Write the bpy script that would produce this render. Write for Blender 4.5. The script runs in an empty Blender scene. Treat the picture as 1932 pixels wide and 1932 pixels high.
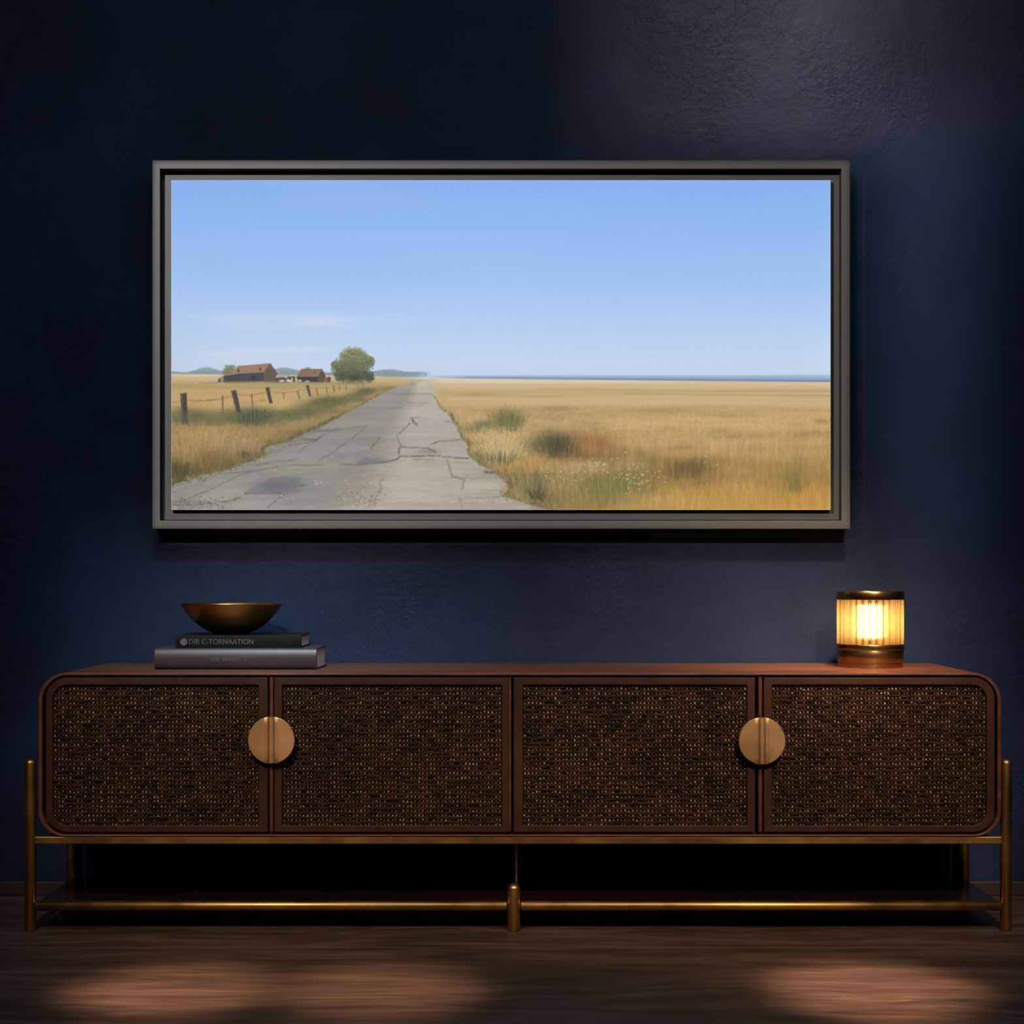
import bpy, bmesh, math
import numpy as np
from mathutils import Vector, Matrix

C = bpy.context.scene.collection
PI = math.pi

# ---------------------------------------------------------------- the picture on the canvas (procedural painting)
def paint_landscape(W=1244, H=622, OX=323.0, OY=340.0):
    """prairie road landscape; all coordinates below are picture coordinates offset by (OX, OY)"""
    rng = np.random.default_rng(7)
    yy, xx = np.mgrid[0:H, 0:W].astype(np.float32)
    X = xx + OX + .5; Y = yy + OY + .5

    def vnoise(sx, sy, seed, octaves=4, gain=.5):
        r = np.random.default_rng(seed)
        out = np.zeros((H, W), np.float32); amp = 1.0; tot = 0.0
        for o in range(octaves):
            gx = max(2, int(W / sx) + 3); gy = max(2, int(H / sy) + 3)
            g = r.random((gy, gx)).astype(np.float32)
            fx = xx / sx; fy = yy / sy
            ix = np.clip(fx.astype(int), 0, gx - 2); iy = np.clip(fy.astype(int), 0, gy - 2)
            tx = fx - ix; ty = fy - iy
            tx = tx * tx * (3 - 2 * tx); ty = ty * ty * (3 - 2 * ty)
            v = (g[iy, ix] * (1 - tx) + g[iy, ix + 1] * tx) * (1 - ty) + (g[iy + 1, ix] * (1 - tx) + g[iy + 1, ix + 1] * tx) * ty
            out += amp * v; tot += amp; amp *= gain; sx = max(1.0, sx / 2); sy = max(1.0, sy / 2)
        return out / tot * 2 - 1

    def grad(stops, coord):
        ys = [s[0] for s in stops]
        return np.stack([np.interp(coord, ys, [s[1][c] for s in stops]) for c in range(3)], -1).astype(np.float32)

    img = grad([(340, (145, 183, 246)), (440, (155, 193, 249)), (520, (167, 200, 249)), (590, (184, 210, 248)),
                (640, (196, 217, 247)), (675, (203, 220, 244)), (702, (206, 219, 240)), (720, (208, 220, 238))], Y)

    def blend(mask, col, bbox=None):
        nonlocal img
        col = np.asarray(col, np.float32)
        if bbox is None:
            img = img * (1 - mask[..., None]) + col * mask[..., None]
        else:
            x0, y0, x1, y1 = bbox
            s = img[y0:y1, x0:x1]
            cc = col if col.ndim < 3 else col[y0:y1, x0:x1]
            img[y0:y1, x0:x1] = s * (1 - mask[..., None]) + cc * mask[..., None]

    def bb(x0, y0, x1, y1, pad=3):
        a = int(max(0, np.floor(x0 - OX - pad))); b = int(max(0, np.floor(y0 - OY - pad)))
        c = int(min(W, np.ceil(x1 - OX + pad))); d = int(min(H, np.ceil(y1 - OY + pad)))
        return a, b, max(a, c), max(b, d)

    def poly_mask(pts, box, ss=3):
        x0, y0, x1, y1 = box
        acc = np.zeros((y1 - y0, x1 - x0), np.float32)
        P = np.asarray(pts, np.float64)
        for sy in range(ss):
            for sx in range(ss):
                px = np.arange(x0, x1)[None, :] + (sx + .5) / ss + OX
                py = np.arange(y0, y1)[:, None] + (sy + .5) / ss + OY
                ins = np.zeros((y1 - y0, x1 - x0), bool)
                for i in range(len(P)):
                    ax, ay = P[i]; bx, by = P[i - 1]
                    if ay == by: continue
                    cond = (ay > py) != (by > py)
                    ins ^= cond & (px < (bx - ax) * (py - ay) / (by - ay) + ax)
                acc += ins
        return acc / (ss * ss)

    def poly(pts, col, a=1.0):
        xs = [p[0] for p in pts]; ys = [p[1] for p in pts]
        box = bb(min(xs), min(ys), max(xs), max(ys))
        if box[2] <= box[0] or box[3] <= box[1]: return
        blend(poly_mask(pts, box) * a, col, box)

    def line(pts, w, col, a=1.0, soft=.6):
        for (ax, ay), (bx, by) in zip(pts[:-1], pts[1:]):
            box = bb(min(ax, bx), min(ay, by), max(ax, bx), max(ay, by), w + 2)
            x0, y0, x1, y1 = box
            if x1 <= x0 or y1 <= y0: continue
            px = X[y0:y1, x0:x1]; py = Y[y0:y1, x0:x1]
            dx, dy = bx - ax, by - ay; L = dx * dx + dy * dy + 1e-6
            t = np.clip(((px - ax) * dx + (py - ay) * dy) / L, 0, 1)
            d = np.hypot(px - ax - t * dx, py - ay - t * dy)
            blend(np.clip((w / 2 - d) / soft + .5, 0, 1) * a, col, box)

    def jag(pts, amp, seed, n=6):
        r = np.random.default_rng(seed); out = []
        for (ax, ay), (bx, by) in zip(pts[:-1], pts[1:]):
            for k in range(n):
                t = k / n
                out.append((ax + (bx - ax) * t + r.normal() * amp, ay + (by - ay) * t + r.normal() * amp * .55))
        out.append(pts[-1]); return out

    def glow(cx, cy, rx, ry, col, a=1.0, p=1.0):
        box = bb(cx - 2.6 * rx, cy - 2.6 * ry, cx + 2.6 * rx, cy + 2.6 * ry)
        x0, y0, x1, y1 = box
        if x1 <= x0 or y1 <= y0: return
        d = ((X[y0:y1, x0:x1] - cx) / rx) ** 2 + ((Y[y0:y1, x0:x1] - cy) / ry) ** 2
        blend(np.exp(-d ** p) * a, col, box)

    # ---- sky: wisps of cloud
    cl = vnoise(190, 16, 11, 5, .55)
    band = np.exp(-((Y - 607) / 13) ** 2) * np.exp(-((X - 560) / 170) ** 2) + .8 * np.exp(-((Y - 664) / 13) ** 2) * np.exp(-((X - 480) / 150) ** 2) \
        + .6 * np.exp(-((Y - 673) / 10) ** 2) * np.exp(-((X - 770) / 130) ** 2) + .35 * np.exp(-((Y - 690) / 10) ** 2)
    blend(np.clip(band * (.30 + cl * 1.7), 0, .85), (224, 226, 240))
    blend(np.clip(vnoise(300, 40, 12, 3) * .10, 0, .1), (215, 228, 250))
    blend(np.clip((430 - X) / 160, 0, 1) * np.clip((Y - 540) / 90, 0, 1) * .35 * (Y < 705), (190, 203, 226))

    # ---- far wooded hills on the left
    hx = np.arange(W) + OX
    h1 = 699.5 + 1.6 * np.sin(hx / 23) + 1.5 * np.sin(hx / 11 + 1) - 4 * np.exp(-((hx - 390) / 22) ** 2) - 4.5 * np.exp(-((hx - 540) / 22) ** 2) \
        - 3.5 * np.exp(-((hx - 745) / 26) ** 2) + np.clip((hx - 775) / 9, 0, None)
    h1 = h1 + np.random.default_rng(3).normal(0, .45, W)
    m = np.clip(Y - h1[None, :], 0, 1) * np.clip((714 - Y) / 4, 0, 1) * np.clip((806 - X) / 30 + .35, 0, 1) * (X < 812)
    blend(m * .9, grad([(695, (150, 163, 172)), (706, (137, 151, 156)), (712, (150, 158, 150))], Y))
    blend(np.clip(vnoise(9, 5, 5, 2) - .1, 0, 1) * m * .35, (118, 134, 134))

    blend(.6 * np.clip((Y - 705.5) / 3, 0, 1) * np.clip((X - 775) / 40, 0, 1) * np.clip((900 - X) / 60, 0, 1) * (Y < 722) * .8, (198, 207, 222))
    # ---- left field
    fl = grad([(704, (222, 205, 178)), (709, (226, 196, 150)), (717, (213, 178, 118)), (727, (187, 163, 98)), (735, (200, 165, 96)),
               (745, (213, 171, 100)), (765, (217, 172, 98)), (790, (196, 158, 86)), (840, (186, 147, 74)), (962, (150, 120, 62))], Y)
    top_l = np.interp(hx, [323, 430, 700, 810], [705, 706, 708.5, 716])
    st = vnoise(160, 3, 21, 4)
    blend(np.clip(Y - top_l[None, :], 0, 1) * np.clip((836 - X) / 44, 0, 1), fl + st[..., None] * 9)

    # ---- sea and the right field
    s0 = np.interp(hx, [800, 1567], [708.2, 707.0]); s1 = np.interp(hx, [800, 880, 1567], [712, 713.6, 720.5])
    t = np.clip((Y - s0[None]) / (s1 - s0)[None], 0, 1)
    sea = np.stack([np.interp(t, [0, .35, .75, .93, 1], c) for c in ([176, 160, 136, 110, 128], [200, 186, 163, 128, 134], [232, 221, 202, 150, 140])], -1)
    sm = np.clip(Y - s0[None] + .5, 0, 1) * np.clip((X - 800) / 90, 0, 1)
    blend(sm, sea)
    fr = grad([(712, (231, 212, 186)), (721, (227, 201, 158)), (728, (222, 186, 130)), (736, (208, 172, 113)), (742, (205, 170, 110)), (752, (218, 180, 114)),
               (764, (215, 175, 108)), (774, (201, 162, 94)), (786, (212, 170, 98)), (800, (216, 172, 100)), (818, (203, 160, 88)), (835, (201, 158, 88)),
               (855, (188, 147, 76)), (880, (171, 134, 62)), (905, (163, 126, 54)), (930, (184, 138, 52)), (962, (196, 143, 52))], Y)
    blend(np.clip(Y - s1[None] + .3, 0, 1) * np.clip((X - 800) / 34, 0, 1), fr + (vnoise(260, 4, 31, 5) * 10 + vnoise(90, 9, 32, 4) * 7 * np.clip((Y - 745) / 50, 0, 1))[..., None])
    line([(1020, 733.5), (1300, 737), (1567, 738.5)], 1.8, (178, 145, 88), .35, 1.5)
    line([(1180, 742.5), (1400, 744.5), (1567, 746.5)], 2.2, (160, 132, 80), .4, 2.0)
    line([(1280, 742), (1567, 743)], 1.6, (236, 206, 152), .4, 1.6)
    for cx, cy, rx, ry, col, a in [
        (900, 745, 45, 3.2, (176, 141, 84), .6), (1020, 748, 60, 2.2, (190, 150, 92), .5), (1050, 771, 36, 5, (174, 126, 72), .65),
        (1240, 774, 70, 4.5, (178, 146, 84), .6), (1380, 784, 60, 4, (165, 137, 76), .5), (1530, 821, 45, 9, (160, 126, 62), .65),
        (1410, 822, 70, 8, (186, 144, 76), .7), (1110, 800, 34, 11, (166, 140, 76), .55), (1040, 790, 40, 8, (178, 140, 78), .5),
        (1480, 862, 60, 10, (196, 154, 88), .4), (1340, 840, 60, 9, (206, 162, 94), .5), (1500, 905, 26, 12, (120, 110, 45), .55),
        (1300, 884, 40, 14, (104, 84, 40), .75), (1230, 872, 26, 12, (140, 110, 50), .5), (1350, 868, 30, 9, (128, 104, 46), .5),
        (1350, 950, 90, 18, (204, 150, 58), .7), (1500, 950, 80, 22, (198, 142, 48), .6)]:
        glow(cx, cy, rx, ry, col, a)

    # ---- verge bases (broad colour areas that the blades pick up)
    for cx, cy, rx, ry, col, a in [
        (350, 785, 60, 16, (128, 118, 72), .9), (420, 790, 60, 12, (140, 124, 72), .8), (480, 787, 44, 15, (82, 90, 66), .95),
        (492, 780, 30, 10, (92, 100, 70), .6), (552, 783, 20, 10, (104, 116, 60), .9), (620, 757, 40, 11, (112, 114, 58), .9), (690, 738, 20, 6, (96, 100, 66), .9),
        (725, 733, 26, 5, (146, 134, 76), .7), (390, 818, 60, 16, (214, 166, 86), .9), (345, 840, 40, 20, (198, 150, 74), .8), (455, 836, 40, 15, (196, 158, 100), .9), (480, 848, 22, 12, (190, 150, 100), .6),
        (440, 862, 50, 12, (150, 124, 66), .8), (340, 890, 32, 18, (86, 82, 52), .9), (400, 875, 40, 14, (140, 112, 58), .8), (520, 822, 36, 10, (176, 148, 76), .7), (462, 855, 12, 6, (96, 94, 60), .7),
        (575, 805, 34, 9, (206, 164, 90), .9), (610, 790, 28, 8, (214, 170, 98), .9), (650, 768, 40, 8, (196, 158, 82), .85), (560, 795, 22, 7, (170, 150, 98), .6),
        (720, 742, 30, 4, (196, 156, 84), .8), (760, 727, 20, 3, (206, 172, 112), .7),
        (836, 748, 9, 14, (204, 168, 98), .8), (862, 778, 18, 18, (206, 170, 104), .8), (852, 790, 14, 12, (160, 140, 76), .6), (880, 810, 18, 12, (142, 126, 68), .8),
        (958, 792, 30, 17, (116, 112, 60), .95), (918, 800, 20, 8, (120, 124, 66), .7), (945, 838, 52, 28, (204, 174, 102), .9, ), (940, 866, 46, 10, (132, 120, 66), .8), (905, 862, 16, 10, (92, 84, 56), .7),
        (1050, 838, 44, 22, (82, 78, 50), .9), (1010, 842, 22, 14, (112, 104, 62), .7), (1118, 836, 42, 16, (164, 108, 50), .85), (1150, 858, 36, 12, (138, 102, 50), .7), (1090, 862, 46, 8, (116, 92, 46), .6),
        (1000, 872, 40, 12, (204, 150, 64), .9), (1050, 885, 50, 12, (204, 162, 90), .85), (1100, 890, 40, 14, (206, 164, 96), .7), (1010, 900, 40, 16, (150, 134, 76), .8),
        (1000, 930, 40, 24, (128, 118, 66), .9), (1014, 932, 16, 18, (64, 60, 42), .9), (1130, 920, 44, 20, (112, 118, 54), .9), (1190, 910, 40, 22, (124, 120, 60), .8), (1215, 935, 30, 16, (110, 112, 50), .6),
        (1080, 940, 40, 20, (146, 126, 64), .8), (1180, 950, 60, 14, (176, 140, 66), .7), (1250, 950, 50, 14, (198, 152, 68), .8)]:
        glow(cx, cy, rx, ry, col, a)

    rq = np.random.default_rng(77)
    for k in range(210):
        right_side = k % 3 != 0
        px, py = (rq.uniform(850, 1567), rq.uniform(790, 960)) if right_side else (rq.uniform(323, 700), rq.uniform(745, 900))
        s_ = (py - 715) / 230; cc = [(126, 116, 58), (218, 176, 104), (150, 110, 54), (104, 102, 56), (206, 156, 74), (190, 160, 104)][rq.integers(6)]
        glow(px, py, rq.uniform(8, 34) * s_ + 3, rq.uniform(4, 14) * s_ + 1, cc, rq.uniform(.15, .42))
    for k in range(90):
        tq = rq.random(); bxp = np.interp(tq, [0, .3, .45, .7, 1], [330, 480, 556, 625, 715]); byp = np.interp(tq, [0, .3, .45, .7, 1], [792, 786, 790, 760, 736])
        s_ = (byp - 705) / 85
        glow(bxp + rq.normal() * 14, byp + rq.normal() * 6 * s_, rq.uniform(12, 26) * s_ + 3, rq.uniform(4, 9) * s_ + 1, [(116, 112, 66), (98, 102, 62), (140, 128, 74), (124, 122, 68)][rq.integers(4)], rq.uniform(.25, .6))
    vs = vnoise(7, 34, 92, 3, .6) * np.clip((Y - 770) / 120, 0, 1)
    img = img * (1 + .11 * vs[..., None] * (Y > 722)[..., None])
    # ---- farm buildings, tree, fence (behind the near grass)
    glow(435, 697, 11, 8, (134, 142, 112), 1, 2); glow(428, 703, 8, 5, (122, 130, 104), 1, 2)
    r2 = np.random.default_rng(17)
    for _ in range(60):
        a = r2.uniform(0, 6.3); q = r2.uniform(.3, 1.05)
        glow(434 + 13 * q * math.cos(a), 697 + 9 * q * math.sin(a), 1.6, 1.4, (128 + r2.normal() * 14, 136 + r2.normal() * 12, 104 + r2.normal() * 12), .7, 2)
    glow(581, 697, 6, 4.5, (142, 150, 124), 1, 2)
    poly([(422, 709.5), (450, 705), (498, 702.5), (498, 719.5), (460, 720.5), (422, 721.5)], (80, 80, 84))
    for k in range(26):
        xk = r2.uniform(424, 496); line([(xk, 708), (xk, 719)], 1.4, (66, 66, 74) if k % 2 else (102, 98, 96), .4)
    poly([(474, 709), (484, 708.5), (484, 716), (474, 716)], (58, 58, 66), .7)
    poly([(498, 702), (509.6, 686.5), (522, 706), (520.5, 721.5), (498, 720)], (116, 101, 87))
    for k in range(12):
        xk = 500 + k * 1.8; line([(xk, 704 if xk < 503 else 697), (xk, 720)], .9, (94, 80, 70), .5)
    poly([(449, 691), (510, 686), (498.5, 702.8), (450, 705), (439, 703.5)], (168, 132, 110))
    for k in range(9):
        line([(452 + k * 6, 690.6 - k * .4), (447 + k * 6.2, 704.6 - k * .3)], .8, (148, 112, 94), .5)
    poly([(439, 703), (451, 704.5), (447, 707), (421, 710), (424, 707.5)], (150, 132, 110))
    line([(449, 691), (510, 686)], 1.0, (130, 84, 68), .8)
    line([(510, 686), (523.5, 706.5)], 1.6, (78, 66, 60), .95)
    line([(510, 686), (498, 702.6)], 1.0, (120, 82, 66), .8); line([(422, 710.3), (450, 706), (498, 703.4)], 1.0, (66, 58, 56), .8)
    for cx, cy in [(450.3, 699), (491.5, 696.5)]:
        poly([(cx - 1.6, cy - 3), (cx + 1.6, cy - 3), (cx + 1.6, cy + 3), (cx - 1.6, cy + 3)], (96, 60, 50))
    poly([(412.5, 714), (416, 713), (417, 721.5), (411.5, 721.5)], (110, 86, 72)); poly([(417, 711), (421, 710), (421, 721), (417, 721)], (150, 138, 120))
    line([(376, 722.5), (412, 721.8)], 1.4, (150, 124, 84), .7)
    poly([(523, 707.5), (547, 707.5), (547, 713), (523, 714)], (182, 172, 152)); poly([(521, 713), (557, 709.5), (557, 721.5), (521, 721.5)], (92, 80, 74))
    for cx, cy, rx, ry in [(532, 718.5, 6, 2), (544, 717.5, 4, 2.4), (551, 716, 1.6, 4), (548, 719.5, 6, 1.5), (567, 718, 5, 2), (580, 719.5, 5, 1.6), (572, 720, 4, 1.4), (540, 712, 3, 1.2)]:
        glow(cx, cy, rx, ry, (226, 222, 216), .95, 2)
    poly([(560, 710.5), (600, 710.5), (600, 721), (562, 720.5)], (72, 70, 72))
    poly([(599.8, 710.6), (607, 697), (614, 711), (613, 721.6), (600, 721)], (104, 90, 74)); line([(603, 705), (603, 720)], .8, (84, 72, 62), .5); line([(608, 703), (608, 720)], .8, (84, 72, 62), .5)
    for cx, cy, rx, ry in [(566, 718, 4, 1.8), (580, 719.3, 4.5, 1.3)]: glow(cx, cy, rx, ry, (228, 224, 218), .95, 2)
    poly([(568.5, 696.8), (607, 696.8), (600, 711), (559.5, 711)], (148, 112, 98)); poly([(585, 696.8), (607, 696.8), (600, 711), (582, 711)], (146, 124, 104), .7)
    line([(568.5, 696.6), (607, 696.6)], .9, (110, 84, 74), .8); line([(607, 696.4), (614.4, 711.4)], 1.5, (72, 60, 54), .9); line([(559.5, 711.2), (600, 711.2)], .9, (60, 54, 54), .8)
    poly([(593, 700), (595.4, 700), (595.4, 704), (593, 704)], (98, 76, 66))
    poly([(614, 713), (620, 710.5), (624, 713), (624, 721.5), (614, 721.5)], (128, 96, 76)); poly([(620, 711.5), (624, 711.5), (624, 721.5), (620, 721.5)], (98, 72, 58))
    for cx, cy, rx in [(470, 721.5, 30), (440, 721.5, 14), (520, 722, 24), (590, 722, 30), (660, 722.5, 36)]: glow(cx, cy, rx, 2.0, (150, 132, 82), .75)
    # the tree: lobes of leaf dabs, deep ones first
    lobes = [(667, 690, 24, 24), (645, 689, 15, 14), (637, 697, 10, 10), (690, 688, 13, 15), (699, 682, 7, 9), (664, 666, 17, 11), (677, 668, 13, 10), (653, 672, 11, 9), (687, 674, 8, 7), (654, 707, 20, 13), (682, 708, 20, 12), (641, 709, 9, 9), (698, 711, 8, 9), (632, 688, 6, 6)]
    for li, (cx, cy, rx, ry) in enumerate(lobes): glow(cx, cy, rx * .78, ry * .78, (104, 110, 78), .92, 2.2)
    for k in range(2600):
        cx, cy, rx, ry = lobes[r2.integers(len(lobes))]
        a = r2.uniform(0, 6.283); q = math.sqrt(r2.random()) * 1.16
        px, py = cx + rx * q * math.cos(a), cy + ry * q * math.sin(a)
        if py > 721.5: continue
        lt = np.clip((706 - py) / 46, 0, 1) * .62 + .42 * r2.random() - .08 + (.10 if px < 668 else .05)
        c = np.array((70, 78, 60)) * (1 - lt) + np.array((164, 164, 112)) * lt
        glow(px, py, 1.15, 1.0, c, .6, 2)
    for k in range(46):
        a = r2.uniform(2.6, 6.8); q = r2.uniform(.6, 1.0)
        glow(666.5 + 37 * q * math.cos(a), 690 + 30 * q * math.sin(a), 1.2, .8, (196, 204, 206), .5, 2)
    glow(668, 714, 22, 7, (66, 72, 56), .75); line([(667, 690), (668, 721)], 1.6, (80, 76, 66), .35)
    glow(803, 706.5, 1.0, 2.4, (112, 124, 124), .9, 2)
    # fence
    wire = (134, 106, 72)
    line([(323, 760), (341, 755.5)], 1.2, wire, .7); line([(354, 754.5), (385, 756.5), (420, 752)], 1.3, wire, .8); line([(420, 752), (437, 747.5)], 1.2, wire, .8)
    line([(449, 744.5), (475, 746), (500, 740)], 1.1, wire, .8); line([(512, 739), (536, 741), (560, 738), (578, 735)], 1.0, wire, .7)
    line([(452, 761), (475, 760), (500, 755)], .9, wire, .5); line([(354, 774), (420, 771)], .9, wire, .4)
    post = (82, 72, 62)
    for (xt, yt, xb, yb, w) in [(346.5, 742, 349, 800, 12), (441, 737, 450.5, 778, 9.5), (504.5, 731, 511, 761, 6.8), (580, 727, 585, 748, 4.6)]:
        poly([(xt - w / 2, yt + .8), (xt + w / 2, yt - .8), (xb + w / 2, yb), (xb - w / 2 + 1, yb)], post)
        poly([(xt - w / 2, yt + .8), (xt - w * .1, yt), (xb - w * .1, yb), (xb - w / 2 + 1, yb)], (104, 90, 76), .7)
        line([(xt - w / 2, yt + .8), (xt + w / 2, yt - .8)], 1.2, (120, 104, 88), .6)
    for (xt, yt, xb, yb, w) in [(420.3, 747, 421, 778, 2.8), (475, 744, 477.5, 770, 2.2), (535, 741, 536, 752, 1.6), (561.5, 738, 565.5, 752, 2.4), (597, 733, 600, 746, 2.0),
                                (616, 731, 617.5, 742, 1.6), (629, 727, 631, 739, 2.4), (640, 727, 641, 736, 1.5), (652.6, 727, 653.5, 736, 1.4), (675, 725, 675.5, 731, 1.1), (685, 724, 685.5, 730, 1.1)]:
        line([(xt, yt), (xb, yb)], w, (112, 90, 68), .85)

    # ---- road
    left = [(773, 721.5), (770, 724), (752, 730), (734, 736), (715, 746), (697, 755), (680, 765), (653, 779), (640, 786), (624, 793), (606, 802), (592, 811), (566, 820), (545, 833),
            (520, 838), (499, 843), (500, 858), (480, 867), (452, 876), (426, 887), (400, 891), (383, 895), (353, 904), (328, 911), (318, 915)]
    right = [(802, 720.5), (807, 722), (810, 730), (819.5, 747), (827, 763), (836.6, 776), (849, 781), (859, 797), (875, 829), (885, 836), (884, 852), (899, 870), (922, 881), (942, 896), (962, 912), (963, 922),
             (950, 934), (977, 942), (997, 948), (1036, 958), (1060, 968)]
    base_under = img.copy()
    road = jag(left, .8, 2, 3) + [(318, 975), (1070, 975)] + jag(right, .8, 3, 3)[::-1]
    box = (0, int(712 - OY), 760, H)
    rm = np.zeros((H, W), np.float32); rm[box[1]:box[3], box[0]:box[2]] = poly_mask(road, box)
    def gblur(a, sg):
        k = int(3 * sg + 1); w = np.exp(-.5 * (np.arange(-k, k + 1) / sg) ** 2); w = (w / w.sum()).astype(np.float32)
        for ax in (0, 1):
            p = np.pad(a, [(k, k) if i == ax else (0, 0) for i in range(a.ndim)], mode='edge')
            a = sum(w[i] * np.take(p, range(i, i + a.shape[ax]), axis=ax) for i in range(2 * k + 1))
        return a
    sc_ = np.clip((Y - 715) / 200, .05, 1)
    rb = gblur(rm, 5.0)
    rag = vnoise(26, 7, 43, 4, .7) * .42 * sc_
    rm = np.where(Y > 735, np.clip((rb + rag - .5) * (2.2 + 3.5 * (1 - sc_)) + .5, 0, 1), rm).astype(np.float32)
    rc = grad([(718, (204, 195, 182)), (735, (190, 182, 172)), (760, (184, 177, 170)), (800, (178, 171, 164)), (850, (174, 167, 160)), (900, (172, 165, 157)), (962, (166, 159, 152))], Y)
    cxr = np.interp(Y, [720, 962], [790, 700]); side = np.clip((cxr - X) / np.interp(Y, [720, 962], [14, 160]), -1, 1)
    rc = rc * (1.02 - .15 * np.clip(side * 1.6 + .35, 0, 1.1))[..., None] + np.array((-3, 0, 4)) * np.clip(side, 0, 1)[..., None] + np.array((2, -1, -5))
    rn = vnoise(120, 10, 41, 5, .6); rn2 = vnoise(14, 3, 42, 3, .6)
    rc = rc + (rn * 15 + rn2 * 9 * np.clip((Y - 740) / 120, .2, 1))[..., None]
    blend(rm, rc)
    keep = img.copy()
    for cx, cy, rx, ry, col, a in [
        (520, 916, 44, 13, (96, 99, 108), .75), (555, 912, 34, 14, (106, 108, 114), .6), (600, 905, 60, 20, (138, 138, 138), .55), (620, 930, 50, 18, (128, 127, 126), .5), (560, 945, 40, 9, (126, 126, 128), .5),
        (705, 868, 30, 6, (122, 123, 128), .8), (672, 812, 60, 6, (140, 141, 145), .7), (600, 820, 40, 6, (134, 136, 140), .5), (690, 800, 40, 8, (166, 160, 144), .6), (560, 860, 60, 8, (152, 153, 152), .5), (640, 845, 70, 9, (158, 158, 156), .5),
        (800, 852, 18, 4, (138, 138, 138), .6), (815, 850, 12, 4, (128, 128, 130), .6), (850, 842, 20, 2.6, (190, 164, 136), .7), (800, 835, 60, 8, (184, 176, 168), .5), (780, 900, 60, 20, (182, 174, 165), .5), (905, 915, 40, 9, (196, 184, 166), .7), (860, 890, 40, 6, (186, 176, 164), .5),
        (680, 930, 44, 22, (150, 138, 124), .5), (345, 948, 30, 8, (112, 104, 92), .6), (430, 925, 40, 10, (166, 156, 142), .6), (400, 940, 40, 6, (164, 152, 136), .5), (370, 925, 40, 8, (150, 147, 142), .5), (470, 950, 40, 8, (160, 153, 146), .6), (440, 900, 40, 4, (130, 128, 126), .4),
        (770, 745, 16, 3, (168, 160, 148), .5), (755, 775, 16, 8, (166, 160, 152), .45), (720, 765, 20, 4, (168, 166, 166), .4), (800, 800, 30, 10, (182, 174, 167), .4), (665, 781, 16, 3, (140, 138, 134), .6)]:
        glow(cx, cy, rx, ry, col, a)
    poly(jag([(463, 931), (470, 921), (492, 915), (508, 902), (545, 898), (570, 902), (560, 916), (566, 928), (540, 932), (500, 930), (463, 933)], 1.6, 8, 4), (98, 100, 108), .32)
    poly(jag([(672, 874), (690, 862), (716, 868), (748, 867), (724, 874), (690, 876), (672, 876)], 1.2, 9, 3), (118, 118, 124), .5)
    dk = (74, 72, 72)
    cracks = [([(644, 876), (690, 875), (724, 873), (746, 867), (757, 861)], 1.9, .75), ([(757, 861), (809, 859), (859, 863), (884, 864)], 2.1, .8), ([(752, 856), (755, 843), (809, 845), (822, 854)], 2.0, .6), ([(811, 839), (829, 833), (870, 829)], 1.6, .7),
              ([(724, 901), (716, 910), (719, 923), (711, 936), (703, 954)], 1.4, .6), ([(750, 856), (755, 841), (750, 821), (766, 806), (775, 797)], 1.3, .6), ([(776, 789), (781, 797), (788, 802)], 2.0, .65), ([(772, 788), (792, 787)], 1.4, .5),
              ([(600, 868), (620, 858), (650, 838), (672, 821), (690, 806)], 1.5, .55), ([(842, 866), (848, 880), (852, 897), (876, 904)], 1.6, .6), ([(876, 904), (871, 923)], 1.7, .5), ([(866, 936), (874, 962)], 1.3, .4), ([(852, 900), (905, 902), (950, 900)], 1.0, .4),
              ([(326, 918), (370, 905), (419, 893), (486, 888), (535, 879), (575, 877), (612, 877)], 1.6, .6), ([(345, 944), (403, 921), (452, 896), (480, 889)], 2.0, .5), ([(375, 946), (400, 950), (433, 945), (455, 938)], 2.6, .7), ([(326, 952), (345, 953), (385, 950)], 3.0, .6),
              ([(505, 958), (525, 940), (540, 932)], 2.2, .45), ([(556, 917), (580, 914)], 2.2, .6), ([(463, 930), (490, 931), (522, 929), (545, 933)], 2.2, .6), ([(484, 877), (520, 870), (560, 866)], 2.0, .5), ([(520, 843), (560, 838), (596, 832), (606, 822)], 1.8, .55), ([(548, 832), (600, 829)], 1.8, .55), ([(592, 812), (628, 812)], 1.6, .75), ([(565, 827), (592, 828)], 2.2, .6),
              ([(560, 855), (580, 842), (612, 820), (640, 806)], 1.6, .35), ([(743, 743.5), (790, 743), (818, 744)], 1.2, .5), ([(768, 760), (809, 761)], 1.2, .5), ([(762, 765), (798, 765)], 1.1, .4), ([(733, 772), (760, 768)], 1.4, .4), ([(628, 812), (670, 806), (700, 803)], 1.5, .45), ([(680, 840), (716, 836)], 1.2, .35), ([(718, 824), (706, 840), (700, 846)], 1.8, .5),
              ([(820, 868), (780, 866)], 1.4, .5), ([(930, 938), (975, 934), (960, 931)], 1.8, .45), ([(885, 858), (893, 866)], 3, .5), ([(912, 889), (925, 891), (934, 891)], 3.0, .6), ([(840, 795), (862, 797)], 1.6, .4), ([(880, 938), (930, 939)], 1.2, .35), ([(908, 924), (950, 925)], 1.1, .35), ([(653, 775), (668, 772)], 2, .4)]
    for i, (p, w, a) in enumerate(cracks):
        q = jag(p, .9, 100 + i, 5)
        line(q, w * 2.0, (122, 119, 116), a * .34, 2.6); r_ = np.random.default_rng(400 + i)
        for s_ in range(len(q) - 1): line(q[s_:s_ + 2], w * r_.uniform(.35, 1.15), dk, a * r_.uniform(.25, .85), 1.1)
    r3 = np.random.default_rng(23)
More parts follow.
